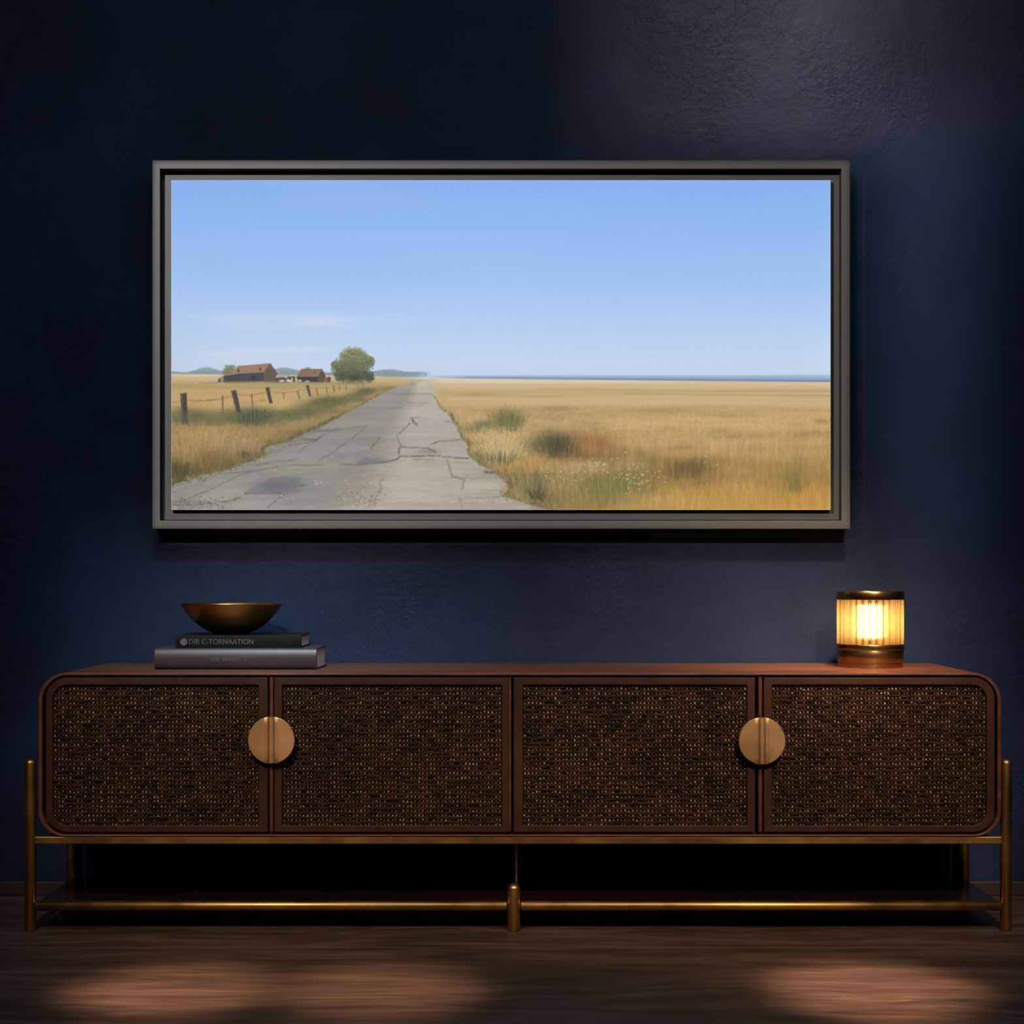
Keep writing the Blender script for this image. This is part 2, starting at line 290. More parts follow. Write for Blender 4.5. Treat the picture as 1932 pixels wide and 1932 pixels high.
    for k in range(520):
        px, py = r3.uniform(636, 728), r3.uniform(894, 961)
        if r3.random() > np.exp(-((px - 685) / 30) ** 2 - ((py - 940) / 20) ** 2): continue
        lt = r3.random(); glow(px, py, r3.uniform(.7, 1.9), r3.uniform(.6, 1.1), (90, 76, 64) if lt < .45 else ((205, 192, 174) if lt > .7 else (140, 124, 108)), .7, 2)
    for k in range(240):
        px, py = r3.uniform(324, 440), r3.uniform(936, 961); lt = r3.random()
        glow(px, py, r3.uniform(.7, 2), r3.uniform(.6, 1.1), (86, 80, 72) if lt < .5 else (188, 180, 168), .5, 2)
    for k in range(900):
        py = r3.uniform(725, 961); px = r3.uniform(330, 1030); s = np.clip((py - 715) / 240, .15, 1)
        glow(px, py, r3.uniform(.8, 3.2) * s + .3, r3.uniform(.4, .8) * s + .2, (120, 116, 112) if r3.random() < .6 else (204, 196, 186), .28, 2)
    for px, py in [(595, 907), (598, 912), (606, 910), (652, 907), (532, 935), (518, 886)]: glow(px, py, 1.8, 1.3, (206, 196, 184), .9, 2)
    img = keep * (1 - rm[..., None]) + img * rm[..., None]

    # ---- grass blades
    base = img.copy()
    # verge material under the blade roots where the road meets grass
    def blades(n, region, lmin, lmax, spread, seed, alpha=.5, lean=.18, light=1.0, dark=.6, overroad=0.0):
        nonlocal img
        r = np.random.default_rng(seed)
        x0, y0, x1, y1 = region
        px = r.uniform(x0, x1, n); py = r.uniform(y0, y1, n)
        ix = np.clip((px - OX).astype(int), 0, W - 1); iy = np.clip((py - OY).astype(int), 0, H - 1)
        ok = (rm[iy, ix] < .5) & (py > 716)
        px, py, ix, iy = px[ok], py[ok], ix[ok], iy[ok]
        o = np.argsort(py); px, py, ix, iy = px[o], py[o], ix[o], iy[o]
        sc = np.clip((py - 712) / 230, .05, 1.1)
        L = r.uniform(lmin, lmax, len(px)) * sc
        ln = r.normal(0, lean, len(px)) + spread
        v = r.normal(0, 1, len(px))
        col = base[iy, ix] * (1 + .085 * v)[:, None] + np.stack([5 * r.normal(size=len(px)), 4 * r.normal(size=len(px)), 4 * r.normal(size=len(px))], -1)
        tip = col * (1 + .10 * light) + np.array((10, 8, 4)) * light
        root = col * (1 - .22 * dark)
        for c in np.array_split(np.arange(len(px)), 48):
            if not len(c): continue
            m = int(L[c].max()) + 1
            for tstep in range(m):
                act = c[L[c] > tstep]
                if not len(act): break
                f = tstep / np.maximum(L[act], 1)
                qx = px[act] + ln[act] * tstep * (.4 + .6 * f) - OX; qy = py[act] - tstep - OY
                jx = np.floor(qx).astype(int); jy = np.floor(qy).astype(int)
                inb = (jx >= 0) & (jx < W - 1) & (jy >= int(720 - OY)) & (jy < H)
                jx, jy, f2, ff = jx[inb], jy[inb], (qx - np.floor(qx))[inb][:, None], f[inb][:, None]
                cc = root[act][inb] * (1 - ff) + tip[act][inb] * ff
                al = alpha * (1 - .35 * ff)
                img[jy, jx] = img[jy, jx] * (1 - al * (1 - f2)) + cc * al * (1 - f2)
                img[jy, jx + 1] = img[jy, jx + 1] * (1 - al * f2) + cc * al * f2
    blades(26000, (812, 762, 1567, 985), 9, 24, .04, 51, .42, .16, .7, .5)
    blades(9000, (323, 730, 800, 920), 8, 26, .05, 52, .45, .2, .8, .7)
    # tufts with their own colour
    def tuft(cx, cy, rx, ry, n, lmin, lmax, cols, seed, fan=.5, a=.6):
        nonlocal img
        r = np.random.default_rng(seed)
        for k in sorted(r.uniform(-1, 1, n)):
            u = np.clip(r.normal() * .52, -1.35, 1.35); y = cy + ry * (k + r.normal() * .35); x = cx + rx * u
            if rm[min(H - 1, max(0, int(y - OY))), min(W - 1, max(0, int(x - OX)))] > .6: continue
            L = r.uniform(lmin * .45, lmax) * (1 - .35 * u * u / 1.8); c = np.array(cols[r.integers(len(cols))]) * (1 + .08 * r.normal())
            dx = (fan * u + r.normal() * .12) * L
            line([(x, y), (x + dx * .35, y - L * .6), (x + dx, y - L)], r.uniform(.6, 1.3), c, a * r.uniform(.3, .8), 1.2)
    tuft(478, 793, 34, 8, 260, 8, 20, [(78, 86, 64), (96, 104, 72), (64, 72, 58), (124, 122, 80)], 61)
    tuft(345, 795, 26, 8, 120, 8, 20, [(112, 110, 72), (92, 94, 66), (150, 132, 80)], 611)
    tuft(620, 762, 30, 6, 160, 5, 12, [(110, 116, 60), (88, 98, 58), (134, 128, 70)], 62); tuft(552, 790, 12, 5, 80, 6, 12, [(96, 116, 58), (120, 128, 66)], 63)
    tuft(690, 741, 16, 3, 80, 4, 8, [(88, 92, 62), (110, 108, 70)], 64)
    tuft(385, 836, 58, 14, 420, 14, 34, [(222, 176, 96), (206, 158, 80), (232, 190, 118), (190, 150, 76), (166, 142, 76)], 65)
    tuft(345, 862, 26, 14, 220, 14, 34, [(210, 162, 84), (190, 142, 68), (160, 128, 64), (224, 178, 104)], 66)
    tuft(455, 856, 40, 12, 330, 12, 28, [(206, 170, 116), (190, 152, 98), (220, 184, 124), (160, 138, 84), (214, 168, 104)], 67)
    tuft(400, 884, 36, 7, 170, 10, 26, [(150, 122, 60), (176, 134, 64), (118, 100, 54), (196, 146, 76)], 68); tuft(340, 902, 22, 8, 150, 12, 26, [(84, 80, 50), (108, 96, 56), (134, 110, 58), (70, 68, 48)], 69)
    tuft(462, 862, 12, 4, 50, 6, 14, [(88, 88, 58), (110, 104, 68)], 691); tuft(520, 828, 40, 6, 130, 7, 16, [(190, 156, 82), (164, 140, 76), (206, 168, 92)], 692)
    tuft(590, 802, 40, 6, 150, 6, 14, [(214, 172, 100), (196, 156, 84), (176, 146, 80)], 693)
    tuft(960, 806, 26, 9, 300, 12, 30, [(112, 112, 58), (130, 124, 66), (94, 96, 52), (150, 142, 84)], 70, .4); tuft(905, 812, 20, 6, 120, 8, 16, [(126, 124, 68), (150, 142, 80), (104, 108, 62)], 701)
    tuft(862, 790, 16, 9, 120, 6, 14, [(206, 172, 108), (170, 146, 86), (222, 188, 120)], 702)
    tuft(1052, 858, 40, 9, 320, 16, 38, [(80, 76, 48), (96, 88, 54), (66, 66, 46), (130, 104, 60)], 71, .3)
    tuft(1120, 852, 42, 10, 220, 12, 28, [(168, 108, 48), (186, 124, 58), (146, 100, 48), (196, 142, 72)], 72, .3)
    tuft(945, 864, 46, 13, 640, 18, 44, [(214, 184, 112), (196, 166, 92), (230, 200, 132), (164, 146, 82), (206, 168, 96)], 73, .45, .62)
    tuft(940, 872, 44, 6, 240, 8, 20, [(120, 112, 62), (96, 90, 54), (150, 132, 74), (80, 76, 50)], 731, .4)
    tuft(1005, 884, 40, 8, 260, 10, 26, [(208, 154, 66), (190, 138, 56), (220, 172, 84), (170, 138, 70)], 74)
    tuft(1000, 934, 36, 18, 460, 16, 40, [(134, 124, 68), (158, 140, 78), (108, 104, 58), (190, 160, 90), (84, 80, 50)], 75, .4); tuft(1013, 944, 13, 8, 120, 10, 22, [(58, 54, 40), (76, 70, 48), (96, 90, 56)], 76)
    tuft(1070, 918, 44, 18, 300, 14, 34, [(204, 164, 94), (176, 146, 82), (216, 182, 112), (138, 126, 70)], 77)
    tuft(1150, 936, 60, 18, 460, 16, 38, [(108, 116, 54), (130, 130, 64), (154, 140, 70), (90, 98, 48), (186, 154, 80)], 78, .2); tuft(1100, 956, 60, 8, 240, 14, 34, [(150, 130, 62), (180, 146, 72), (124, 116, 58)], 79, .2)
    tuft(1260, 962, 90, 14, 420, 14, 38, [(208, 164, 80), (190, 142, 60), (222, 182, 104), (164, 128, 58)], 80, .12); tuft(1450, 964, 110, 16, 520, 16, 40, [(206, 152, 58), (190, 134, 44), (216, 168, 78), (172, 126, 48)], 81, .1)
    tuft(1295, 896, 46, 10, 240, 14, 30, [(100, 82, 40), (122, 98, 46), (146, 116, 54), (84, 72, 40)], 82, .12); tuft(1500, 924, 24, 8, 110, 12, 26, [(116, 112, 46), (136, 122, 50), (100, 96, 44)], 83, .1)
    tuft(1400, 860, 160, 20, 420, 10, 26, [(206, 164, 96), (190, 148, 80), (174, 136, 68), (220, 180, 112)], 84, .08, .4); tuft(1300, 800, 240, 16, 380, 6, 14, [(224, 184, 112), (204, 164, 92), (186, 150, 80)], 85, .05, .35)
    r6 = np.random.default_rng(66)
    for e, sgn in ((left[4:], 1), (right[3:], -1)):
        P_ = np.array(e); cum = np.r_[0, np.cumsum(np.hypot(*np.diff(P_, axis=0).T))]
        for k in range(700):
            q_ = r6.uniform(0, cum[-1]); ex = np.interp(q_, cum, P_[:, 0]); ey = np.interp(q_, cum, P_[:, 1]); s_ = np.clip((ey - 712) / 220, .08, 1)
            ex += r6.normal() * 5 * s_ - sgn * 2 * s_; ey += r6.normal() * 3 * s_ + 1.5 * s_; L = r6.uniform(4, 17) * s_; dx = (sgn * .35 + r6.normal() * .4) * L
            cc = [(150, 132, 74), (122, 112, 62), (192, 158, 90), (94, 88, 56), (206, 172, 104)][r6.integers(5)]
            line([(ex, ey), (ex + dx * .4, ey - L * .6), (ex + dx, ey - L)], r6.uniform(.6, 1.2), cc, r6.uniform(.25, .65), 1.1)
    # shaded edge of the verge on the road, crumbs, seed heads, flowers
    for i, e in enumerate((left[8:], right[6:])):
        line(jag(e, 1.6, 200 + i, 6), 3.2, (96, 86, 62), .22, 4.5)
    r4 = np.random.default_rng(29)
    for cx, cy, sx, sy, n in [(1150, 885, 26, 12, 44), (1200, 905, 20, 12, 46), (1050, 890, 30, 10, 16), (1110, 878, 16, 8, 14), (1060, 900, 20, 10, 16), (1240, 900, 10, 8, 8), (1330, 868, 12, 6, 6)]:
        for k in range(n):
            glow(cx + r4.normal() * sx, cy + r4.normal() * sy, r4.uniform(.9, 1.7), r4.uniform(.8, 1.4), (232, 222, 176), r4.uniform(.5, .95), 2)
    for k in range(120):
        glow(r4.uniform(330, 510), r4.uniform(800, 850), .9, 1.3, (240, 208, 140), .5, 2); glow(r4.uniform(896, 1000), r4.uniform(806, 850), .9, 1.4, (236, 210, 150), .5, 2)
    lv = (X < 760) * (1 - rm)
    yb_l = np.interp(X, [323, 353, 400, 452, 500, 545, 620, 734], [912, 904, 891, 876, 858, 833, 793, 736])
    dk_l = np.clip(1 - (yb_l - Y) / np.interp(X, [323, 500, 734], [62, 34, 12]), 0, 1) * lv
    img = img * (1 - (.10 * lv * np.clip((Y - 770) / 40, 0, 1) + .26 * dk_l)[..., None]) + np.array((96, 94, 58)) * (.20 * dk_l)[..., None] * .9
    r7 = np.random.default_rng(71)
    for k in range(420):
        q_ = r7.random(); ex = 323 + 300 * q_ ** 1.3; ey = np.interp(ex, [323, 353, 400, 452, 500, 545, 620], [914, 906, 893, 879, 860, 836, 795]); s_ = (ey - 712) / 200
        glow(ex + r7.normal() * 5, ey + abs(r7.normal()) * 7 * s_, r7.uniform(.8, 2.6) * s_, r7.uniform(.6, 1.3) * s_, (84, 78, 68) if r7.random() < .6 else (196, 186, 172), r7.uniform(.25, .6), 2)
    img = img * (1 - .09 * np.clip((Y - 860) / 90, 0, 1) * (X > 1000))[..., None]
    # soften like brushed paint, mute the straw colours
    g = np.clip((Y - 704) / 8, 0, 1) * (1 - rm)
    lum = img @ np.array((.3, .59, .11), np.float32)
    img = img + ((lum[..., None] - img) * .20 + np.array((0, 0, 3))) * g[..., None]
    soft = gblur(img, .5); wide = gblur(img, 1.6); q = np.clip((Y - 640) / 30, 0, 1)[..., None]
    img = img * (1 - q) + (soft * .92 + wide * .08) * q
    # paint texture and the pale turned edge of the canvas
    img += (vnoise(3, 3, 91, 2) * 1.6)[..., None]
    e = np.minimum.reduce([xx, yy, W - 1 - xx, H - 1 - yy])
    blend(np.clip(1.6 - e, 0, 1) * .35, (214, 216, 218))
    return np.clip(img, 0, 255) / 255.0


# ---------------------------------------------------------------- helpers
def link(o, parent=None):
    C.objects.link(o)
    if parent is not None: o.parent = parent
    return o

def mesh_obj(name, verts, faces, mats, parent=None, smooth=False, mat_ids=None, bevel=0, segs=2, autosmooth=None):
    me = bpy.data.meshes.new(name); me.from_pydata([tuple(v) for v in verts], [], [tuple(f) for f in faces]); me.update()
    for m in (mats if isinstance(mats, (list, tuple)) else [mats]): me.materials.append(m)
    if mat_ids is not None: me.polygons.foreach_set('material_index', mat_ids)
    bm = bmesh.new(); bm.from_mesh(me); bmesh.ops.recalc_face_normals(bm, faces=bm.faces); bm.to_mesh(me); bm.free()
    if smooth: me.polygons.foreach_set('use_smooth', [True] * len(me.polygons))
    o = link(bpy.data.objects.new(name, me), parent)
    if bevel:
        b = o.modifiers.new('bevel', 'BEVEL'); b.width = bevel; b.segments = segs; b.limit_method = 'ANGLE'; b.angle_limit = math.radians(40)
        me.polygons.foreach_set('use_smooth', [True] * len(me.polygons))
        if hasattr(b, 'harden_normals'): b.harden_normals = True
    return o

def thing(name, label, cat, loc=(0, 0, 0), rz=0.0):
    o = bpy.data.objects.new(name, None); o.empty_display_size = .05; C.objects.link(o)
    o.location = loc; o.rotation_euler = (0, 0, rz); o['label'] = label; o['category'] = cat
    return o

def box(x0, x1, y0, y1, z0, z1):
    v = [(x0, y0, z0), (x1, y0, z0), (x1, y1, z0), (x0, y1, z0), (x0, y0, z1), (x1, y0, z1), (x1, y1, z1), (x0, y1, z1)]
    return v, [(0, 3, 2, 1), (4, 5, 6, 7), (0, 1, 5, 4), (1, 2, 6, 5), (2, 3, 7, 6), (3, 0, 4, 7)]

def join(*parts):
    V, F = [], []
    for v, f in parts:
        n = len(V); V += list(v); F += [tuple(i + n for i in q) for q in f]
    return V, F

def lathe(profile, n=64, cx=0, cy=0):
    """profile: list of (r, z); r = 0 closes the end"""
    V, F, rows = [], [], []
    for r, z in profile:
        if r < 1e-6: V.append((cx, cy, z)); rows.append([len(V) - 1])
        else:
            rows.append(list(range(len(V), len(V) + n)))
            V += [(cx + r * math.cos(2 * PI * i / n), cy + r * math.sin(2 * PI * i / n), z) for i in range(n)]
    for a, b in zip(rows[:-1], rows[1:]):
        for i in range(n):
            j = (i + 1) % n
            if len(a) == 1 and len(b) == 1: continue
            if len(a) == 1: F.append((a[0], b[i], b[j]))
            elif len(b) == 1: F.append((a[i], a[j], b[0]))
            else: F.append((a[i], a[j], b[j], b[i]))
    return V, F

def tube(p, q, r, n=20, dome=0.0):
    """solid bar from p to q; dome rounds the q end by that share of r"""
    p, q = Vector(p), Vector(q); d = (q - p); L = d.length; d.normalize()
    prof = [(0, 0), (r * .86, 0), (r, r * .14)]
    if dome:
        hgt = r * dome
        prof += [(r, L - hgt)] + [(r * math.cos(a), L - hgt + hgt * math.sin(a)) for a in (PI * k / 16 for k in range(1, 8))] + [(0, L)]
    else: prof += [(r, L - r * .14), (r * .86, L), (0, L)]
    V, F = lathe(prof, n)
    R = Vector((0, 0, 1)).rotation_difference(d).to_matrix()
    return [tuple(R @ Vector(v) + p) for v in V], F

def rrect(x0, x1, z0, z1, rad, n=12):
    """rounded rectangle in XZ, counter-clockwise from the lower left; rad = (bl, br, tr, tl)"""
    out = []
    for (cx, cz, a0, r) in ((x0 + rad[0], z0 + rad[0], PI, rad[0]), (x1 - rad[1], z0 + rad[1], 1.5 * PI, rad[1]), (x1 - rad[2], z1 - rad[2], 0, rad[2]), (x0 + rad[3], z1 - rad[3], .5 * PI, rad[3])):
        for k in range(n + 1):
            a = a0 + .5 * PI * k / n; out.append((cx + r * math.cos(a), cz + r * math.sin(a)))
    return out

def ring(outer, inner, y0, y1):
    n = len(outer); V, F = [], []
    for lp, y in ((outer, y0), (inner, y0), (outer, y1), (inner, y1)): V += [(x, y, z) for x, z in lp]
    for i in range(n):
        j = (i + 1) % n
        F += [(i, j, n + j, n + i), (2 * n + j, 2 * n + i, 3 * n + i, 3 * n + j), (j, i, 2 * n + i, 2 * n + j), (n + i, n + j, 3 * n + j, 3 * n + i)]
    return V, F

def slab(outline, y0, y1):
    n = len(outline)
    V = [(x, y0, z) for x, z in outline] + [(x, y1, z) for x, z in outline]
    return V, [tuple(range(n)), tuple(range(2 * n - 1, n - 1, -1))] + [((i + 1) % n, i, n + i, n + (i + 1) % n) for i in range(n)]

# ---------------------------------------------------------------- materials
def lin(r, g, b):
    f = lambda c: (c / 12.92 if c <= .04045 else ((c + .055) / 1.055) ** 2.4)
    return (f(r / 255), f(g / 255), f(b / 255), 1)

class Mat:
    def __init__(self, name):
        self.m = bpy.data.materials.new(name); self.m.use_nodes = True; self.t = self.m.node_tree; self.t.nodes.clear()
        self.out = self.n('ShaderNodeOutputMaterial')
    def n(self, kind, **kw):
        nd = self.t.nodes.new(kind)
        for k, v in kw.items():
            if k.startswith('i_'): nd.inputs[k[2:].replace('_', ' ')].default_value = v
            else: setattr(nd, k, v)
        return nd
    def l(self, a, b): self.t.links.new(a, b)
    def coords(self, scale=(1, 1, 1), rot=(0, 0, 0)):
        c = self.n('ShaderNodeTexCoord'); mp = self.n('ShaderNodeMapping'); mp.inputs['Scale'].default_value = scale; mp.inputs['Rotation'].default_value = rot
        self.l(c.outputs['Object'], mp.inputs['Vector']); return mp.outputs['Vector']
    def noise(self, vec, scale, detail=4, rough=.5, dist=0.0):
        nd = self.n('ShaderNodeTexNoise'); nd.inputs['Scale'].default_value = scale; nd.inputs['Detail'].default_value = detail; nd.inputs['Roughness'].default_value = rough; nd.inputs['Distortion'].default_value = dist
        if vec is not None: self.l(vec, nd.inputs['Vector'])
        return nd.outputs['Fac']
    def ramp(self, fac, stops):
        r = self.n('ShaderNodeValToRGB'); e = r.color_ramp.elements
        while len(e) < len(stops): e.new(.5)
        for el, (p, c) in zip(e, stops): el.position = p; el.color = c
        self.l(fac, r.inputs['Fac']); return r.outputs['Color']
    def mix(self, fac, a, b, blend='MIX'):
        x = self.n('ShaderNodeMix', data_type='RGBA', blend_type=blend)
        for s, v in ((x.inputs[0], fac), (x.inputs[6], a), (x.inputs[7], b)):
            if hasattr(v, 'links'): self.l(v, s)
            else: s.default_value = v
        return x.outputs[2]
    def math(self, op, a, b=None):
        x = self.n('ShaderNodeMath', operation=op)
        for s, v in ((x.inputs[0], a), (x.inputs[1], b)):
            if v is None: continue
            if hasattr(v, 'links'): self.l(v, s)
            else: s.default_value = v
        return x.outputs[0]
    def bsdf(self, color=None, rough=.5, metal=0.0, spec=.5, bump=None, bump_s=.2, bump_d=.002, coat=0.0):
        p = self.n('ShaderNodeBsdfPrincipled')
        for key, v in (('Base Color', color), ('Roughness', rough), ('Metallic', metal), ('Specular IOR Level', spec), ('Coat Weight', coat)):
            if v is None: continue
            if hasattr(v, 'links'): self.l(v, p.inputs[key])
            else: p.inputs[key].default_value = v
        if bump is not None:
            b = self.n('ShaderNodeBump'); b.inputs['Strength'].default_value = bump_s; b.inputs['Distance'].default_value = bump_d
            self.l(bump, b.inputs['Height']); self.l(b.outputs['Normal'], p.inputs['Normal'])
        self.l(p.outputs['BSDF'], self.out.inputs['Surface']); return p

def wall_material():
    M = Mat('limewashed_navy_plaster'); v = M.coords()
    big = M.noise(v, 1.5, 5, .6, .4); mid = M.noise(v, 7, 4, .65, .3)
    f = M.math('ADD', M.math('MULTIPLY', big, .7), M.math('MULTIPLY', mid, .3))
    col = M.ramp(f, [(.32, (.0062, .0112, .0300, 1)), (.5, (.0100, .0185, .0500, 1)), (.68, (.0150, .0275, .0750, 1))])
    # trowel relief: broad smears, small pits and a few hairline ridges
    h1 = M.noise(v, 9, 6, .66, .25); h2 = M.noise(v, 55, 4, .65, .2); patch = M.ramp(M.noise(v, 2.6, 3, .5), [(.45, (0, 0, 0, 1)), (.62, (1, 1, 1, 1))])
    vo = M.n('ShaderNodeTexVoronoi', feature='DISTANCE_TO_EDGE'); vo.inputs['Scale'].default_value = 5.0
    dv = M.n('ShaderNodeVectorMath', operation='ADD'); nv = M.n('ShaderNodeTexNoise'); nv.inputs['Scale'].default_value = 6; nv.inputs['Detail'].default_value = 6
    M.l(v, nv.inputs['Vector']); M.l(v, dv.inputs[0]); M.l(nv.outputs['Color'], dv.inputs[1]); M.l(dv.outputs[0], vo.inputs['Vector'])
    crack = M.ramp(vo.outputs['Distance'], [(.0, (1, 1, 1, 1)), (.03, (0, 0, 0, 1))])
    h = M.math('ADD', M.math('MULTIPLY', h1, .8), M.math('MULTIPLY', M.math('MULTIPLY', h2, patch), .75))
    h = M.math('ADD', h, M.math('MULTIPLY', M.math('MULTIPLY', crack, patch), .12))
    M.bsdf(col, M.ramp(big, [(.3, (.62, .62, .62, 1)), (.7, (.52, .52, .52, 1))]), spec=.22, bump=h, bump_s=.55, bump_d=.009)
    return M.m

def wood_material(name, dark, lite, scale=(1.2, 9, 9), rough=.38, spec=.5, contrast=(.32, .68)):
    M = Mat(name); v = M.coords(scale)
    g = M.noise(v, 3.0, 8, .62, .8); fine = M.noise(M.coords((scale[0] * 3, scale[1] * 9, scale[2] * 9)), 6, 4, .6)
    f = M.math('ADD', M.math('MULTIPLY', g, .78), M.math('MULTIPLY', fine, .22))
    mid = tuple((a + b) / 2 for a, b in zip(dark, lite))
    M.bsdf(M.ramp(f, [(contrast[0], dark), (.5, mid), (contrast[1], lite)]), rough, spec=spec, bump=fine, bump_s=.10, bump_d=.001)
    return M.m

def floor_material():
    M = Mat('walnut_floor'); v = M.coords((1, 1, 1))
    w = M.n('ShaderNodeTexNoise'); w.inputs['Scale'].default_value = 1.1; w.inputs['Detail'].default_value = 3; M.l(v, w.inputs['Vector'])
    off = M.n('ShaderNodeVectorMath', operation='SCALE'); off.inputs['Scale'].default_value = .17; M.l(w.outputs['Color'], off.inputs[0])
    add = M.n('ShaderNodeVectorMath', operation='ADD'); M.l(v, add.inputs[0]); M.l(off.outputs[0], add.inputs[1])
    mp = M.n('ShaderNodeMapping'); mp.inputs['Scale'].default_value = (.75, 5.0, 1); mp.inputs['Rotation'].default_value = (0, 0, .05); M.l(add.outputs[0], mp.inputs['Vector'])
    g = M.noise(mp.outputs['Vector'], 2.4, 9, .66, .7)
    mp2 = M.n('ShaderNodeMapping'); mp2.inputs['Scale'].default_value = (2.6, 60, 1); M.l(add.outputs[0], mp2.inputs['Vector'])
    fine = M.noise(mp2.outputs['Vector'], 4, 5, .6)
    f = M.math('ADD', M.math('MULTIPLY', g, .68), M.math('MULTIPLY', fine, .32))
    col = M.ramp(f, [(.34, (.018, .0095, .0066, 1)), (.46, (.055, .0275, .0185, 1)), (.56, (.105, .052, .034, 1)), (.68, (.19, .093, .057, 1))])
    # board joints, .62 m apart
    sep = M.n('ShaderNodeSeparateXYZ'); M.l(v, sep.inputs[0])
    fr = M.math('FRACT', M.math('MULTIPLY', M.math('ADD', sep.outputs['Y'], 5.6), 1 / .625))
    joint = M.math('LESS_THAN', fr, .007)
    bid = M.math('FLOOR', M.math('MULTIPLY', M.math('ADD', sep.outputs['Y'], 5.6), 1 / .625)); wn = M.n('ShaderNodeTexWhiteNoise', noise_dimensions='1D'); M.l(bid, wn.inputs['W'])
    tone = M.ramp(wn.outputs['Value'], [(0, (.72, .72, .72, 1)), (1, (1.0, 1.0, 1.0, 1))]); col = M.mix(1.0, col, tone, 'MULTIPLY')
    col = M.mix(M.math('MULTIPLY', joint, .65), col, (.19, .11, .08, 1))
    M.bsdf(col, .46, spec=.4, bump=f, bump_s=.06, bump_d=.003)
    return M.m

def brass_material(name, base, rough, stretch=(1, 1, 1), amount=.25):
    M = Mat(name); v = M.coords(stretch)
    f = M.noise(v, 30, 4, .6); f2 = M.noise(M.coords(), 9, 4, .6)
    d = tuple(c * (1 - amount) for c in base[:3]) + (1,); e = tuple(min(1, c * (1 + amount)) for c in base[:3]) + (1,)
    M.bsdf(M.ramp(f2, [(.3, d), (.7, e)]), M.ramp(f2, [(.3, (rough * .85,) * 3 + (1,)), (.7, (rough * 1.2,) * 3 + (1,))]), metal=1.0, bump=f, bump_s=.12, bump_d=.0006)
    return M.m

def plain(name, col, rough=.5, spec=.5, amount=.2, scale=20, metal=0.0, bump=.1):
    M = Mat(name); f = M.noise(M.coords(), scale, 5, .6)
    d = tuple(c * (1 - amount) for c in col[:3]) + (1,); e = tuple(c * (1 + amount) for c in col[:3]) + (1,)
    M.bsdf(M.ramp(f, [(.3, d), (.7, e)]), rough, metal, spec, bump=f, bump_s=bump, bump_d=.001)
    return M.m

def pages_material():
    M = Mat('book_pages'); sep = M.n('ShaderNodeSeparateXYZ'); c = M.n('ShaderNodeTexCoord'); M.l(c.outputs['Object'], sep.inputs[0])
    w = M.math('SINE', M.math('MULTIPLY', sep.outputs['Z'], 2600))
    M.bsdf(M.ramp(M.math('ADD', M.math('MULTIPLY', w, .5), .5), [(0, (.60, .44, .38, 1)), (1, (.85, .66, .57, 1))]), .8, spec=.2)
    return M.m

def cane_material(name, dark, lite, scale, rough, spread=(.35, .7), spec=.15):
    M = Mat(name); v = M.coords()
    sn = M.n('ShaderNodeVectorMath', operation='SNAP'); sn.inputs[1].default_value = scale; M.l(v, sn.inputs[0])
    wn = M.n('ShaderNodeTexWhiteNoise'); M.l(sn.outputs[0], wn.inputs['Vector'])
    f = M.math('ADD', M.math('MULTIPLY', wn.outputs['Value'], .62), M.math('MULTIPLY', M.noise(v, 9, 4, .6), .5))
    M.bsdf(M.ramp(f, [(spread[0], dark), (spread[1], lite)]), rough, spec=spec)
    return M.m

M_wall = wall_material(); M_floor = floor_material()
M_ceil = plain('ceiling_paint', (.02, .021, .026, 1), .8)
M_base = wood_material('baseboard_wood', (.020, .011, .008, 1), (.05, .027, .018, 1), rough=.5)
M_wood = wood_material('walnut_veneer', (.055, .0165, .0076, 1), (.165, .053, .025, 1), rough=.42, spec=.28)
M_door = wood_material('walnut_door_frame', (.024, .0078, .0038, 1), (.058, .020, .0098, 1), scale=(3, 3, 3), rough=.45, spec=.3)
M_shelf = wood_material('dark_lacquered_shelf', (.010, .0045, .003, 1), (.020, .009, .006, 1), rough=.16)
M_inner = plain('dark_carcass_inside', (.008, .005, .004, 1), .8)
M_brass = brass_material('aged_brass', (.46, .245, .08), .40, (1, 1, 1))
M_disc = brass_material('brushed_brass', (.66, .37, .16), .50, (1, 1, .02), .12)
M_bowl = brass_material('dark_bronze', (.50, .25, .08), .31, (1, 1, 1), .35)
M_lampmetal = brass_material('lamp_bronze', (.36, .20, .075), .26, (1, 1, 12), .15)
M_caneH = cane_material('woven_cane_bands', (.0105, .0038, .0017, 1), (.036, .0128, .0054, 1), (.019, 1, .0106), .75)
M_caneV = cane_material('woven_cane_knots', (.026, .0105, .005, 1), (.44, .235, .13, 1), (.0087, 1, .0106), .36, (.32, 1.0), .4)  # lighter cane; random bright flecks imitate light catching the knots
M_frame = plain('grey_brown_lacquer', (.057, .048, .039, 1), .52, .5, .04, 12, bump=0)
M_frame2 = plain('grey_brown_lacquer_recess', (.057, .048, .039, 1), .5, .4, .04, 12, bump=0)
M_rebate = plain('dark_frame_rebate', (.014, .010, .008, 1), .6, .3, .1, 12, bump=.02)
M_canvas_edge = plain('canvas_edge', (.55, .55, .54, 1), .8, .2, .05, 200)
M_cover_grey = plain('mauve_grey_book_cloth', (.036, .0215, .0275, 1), .42, .42, .25, 26, bump=.15)
M_cover_black = plain('black_book_cover', (.0055, .0042, .0036, 1), .5, .16, .3, 30, bump=.1)
M_pages = pages_material()
M_letter = plain('worn_spine_lettering', (.085, .066, .046, 1), .5, .5, .55, 160, bump=0)
M_letter2 = plain('faint_spine_lettering', (.075, .062, .062, 1), .5, .5, .4, 160, bump=0)

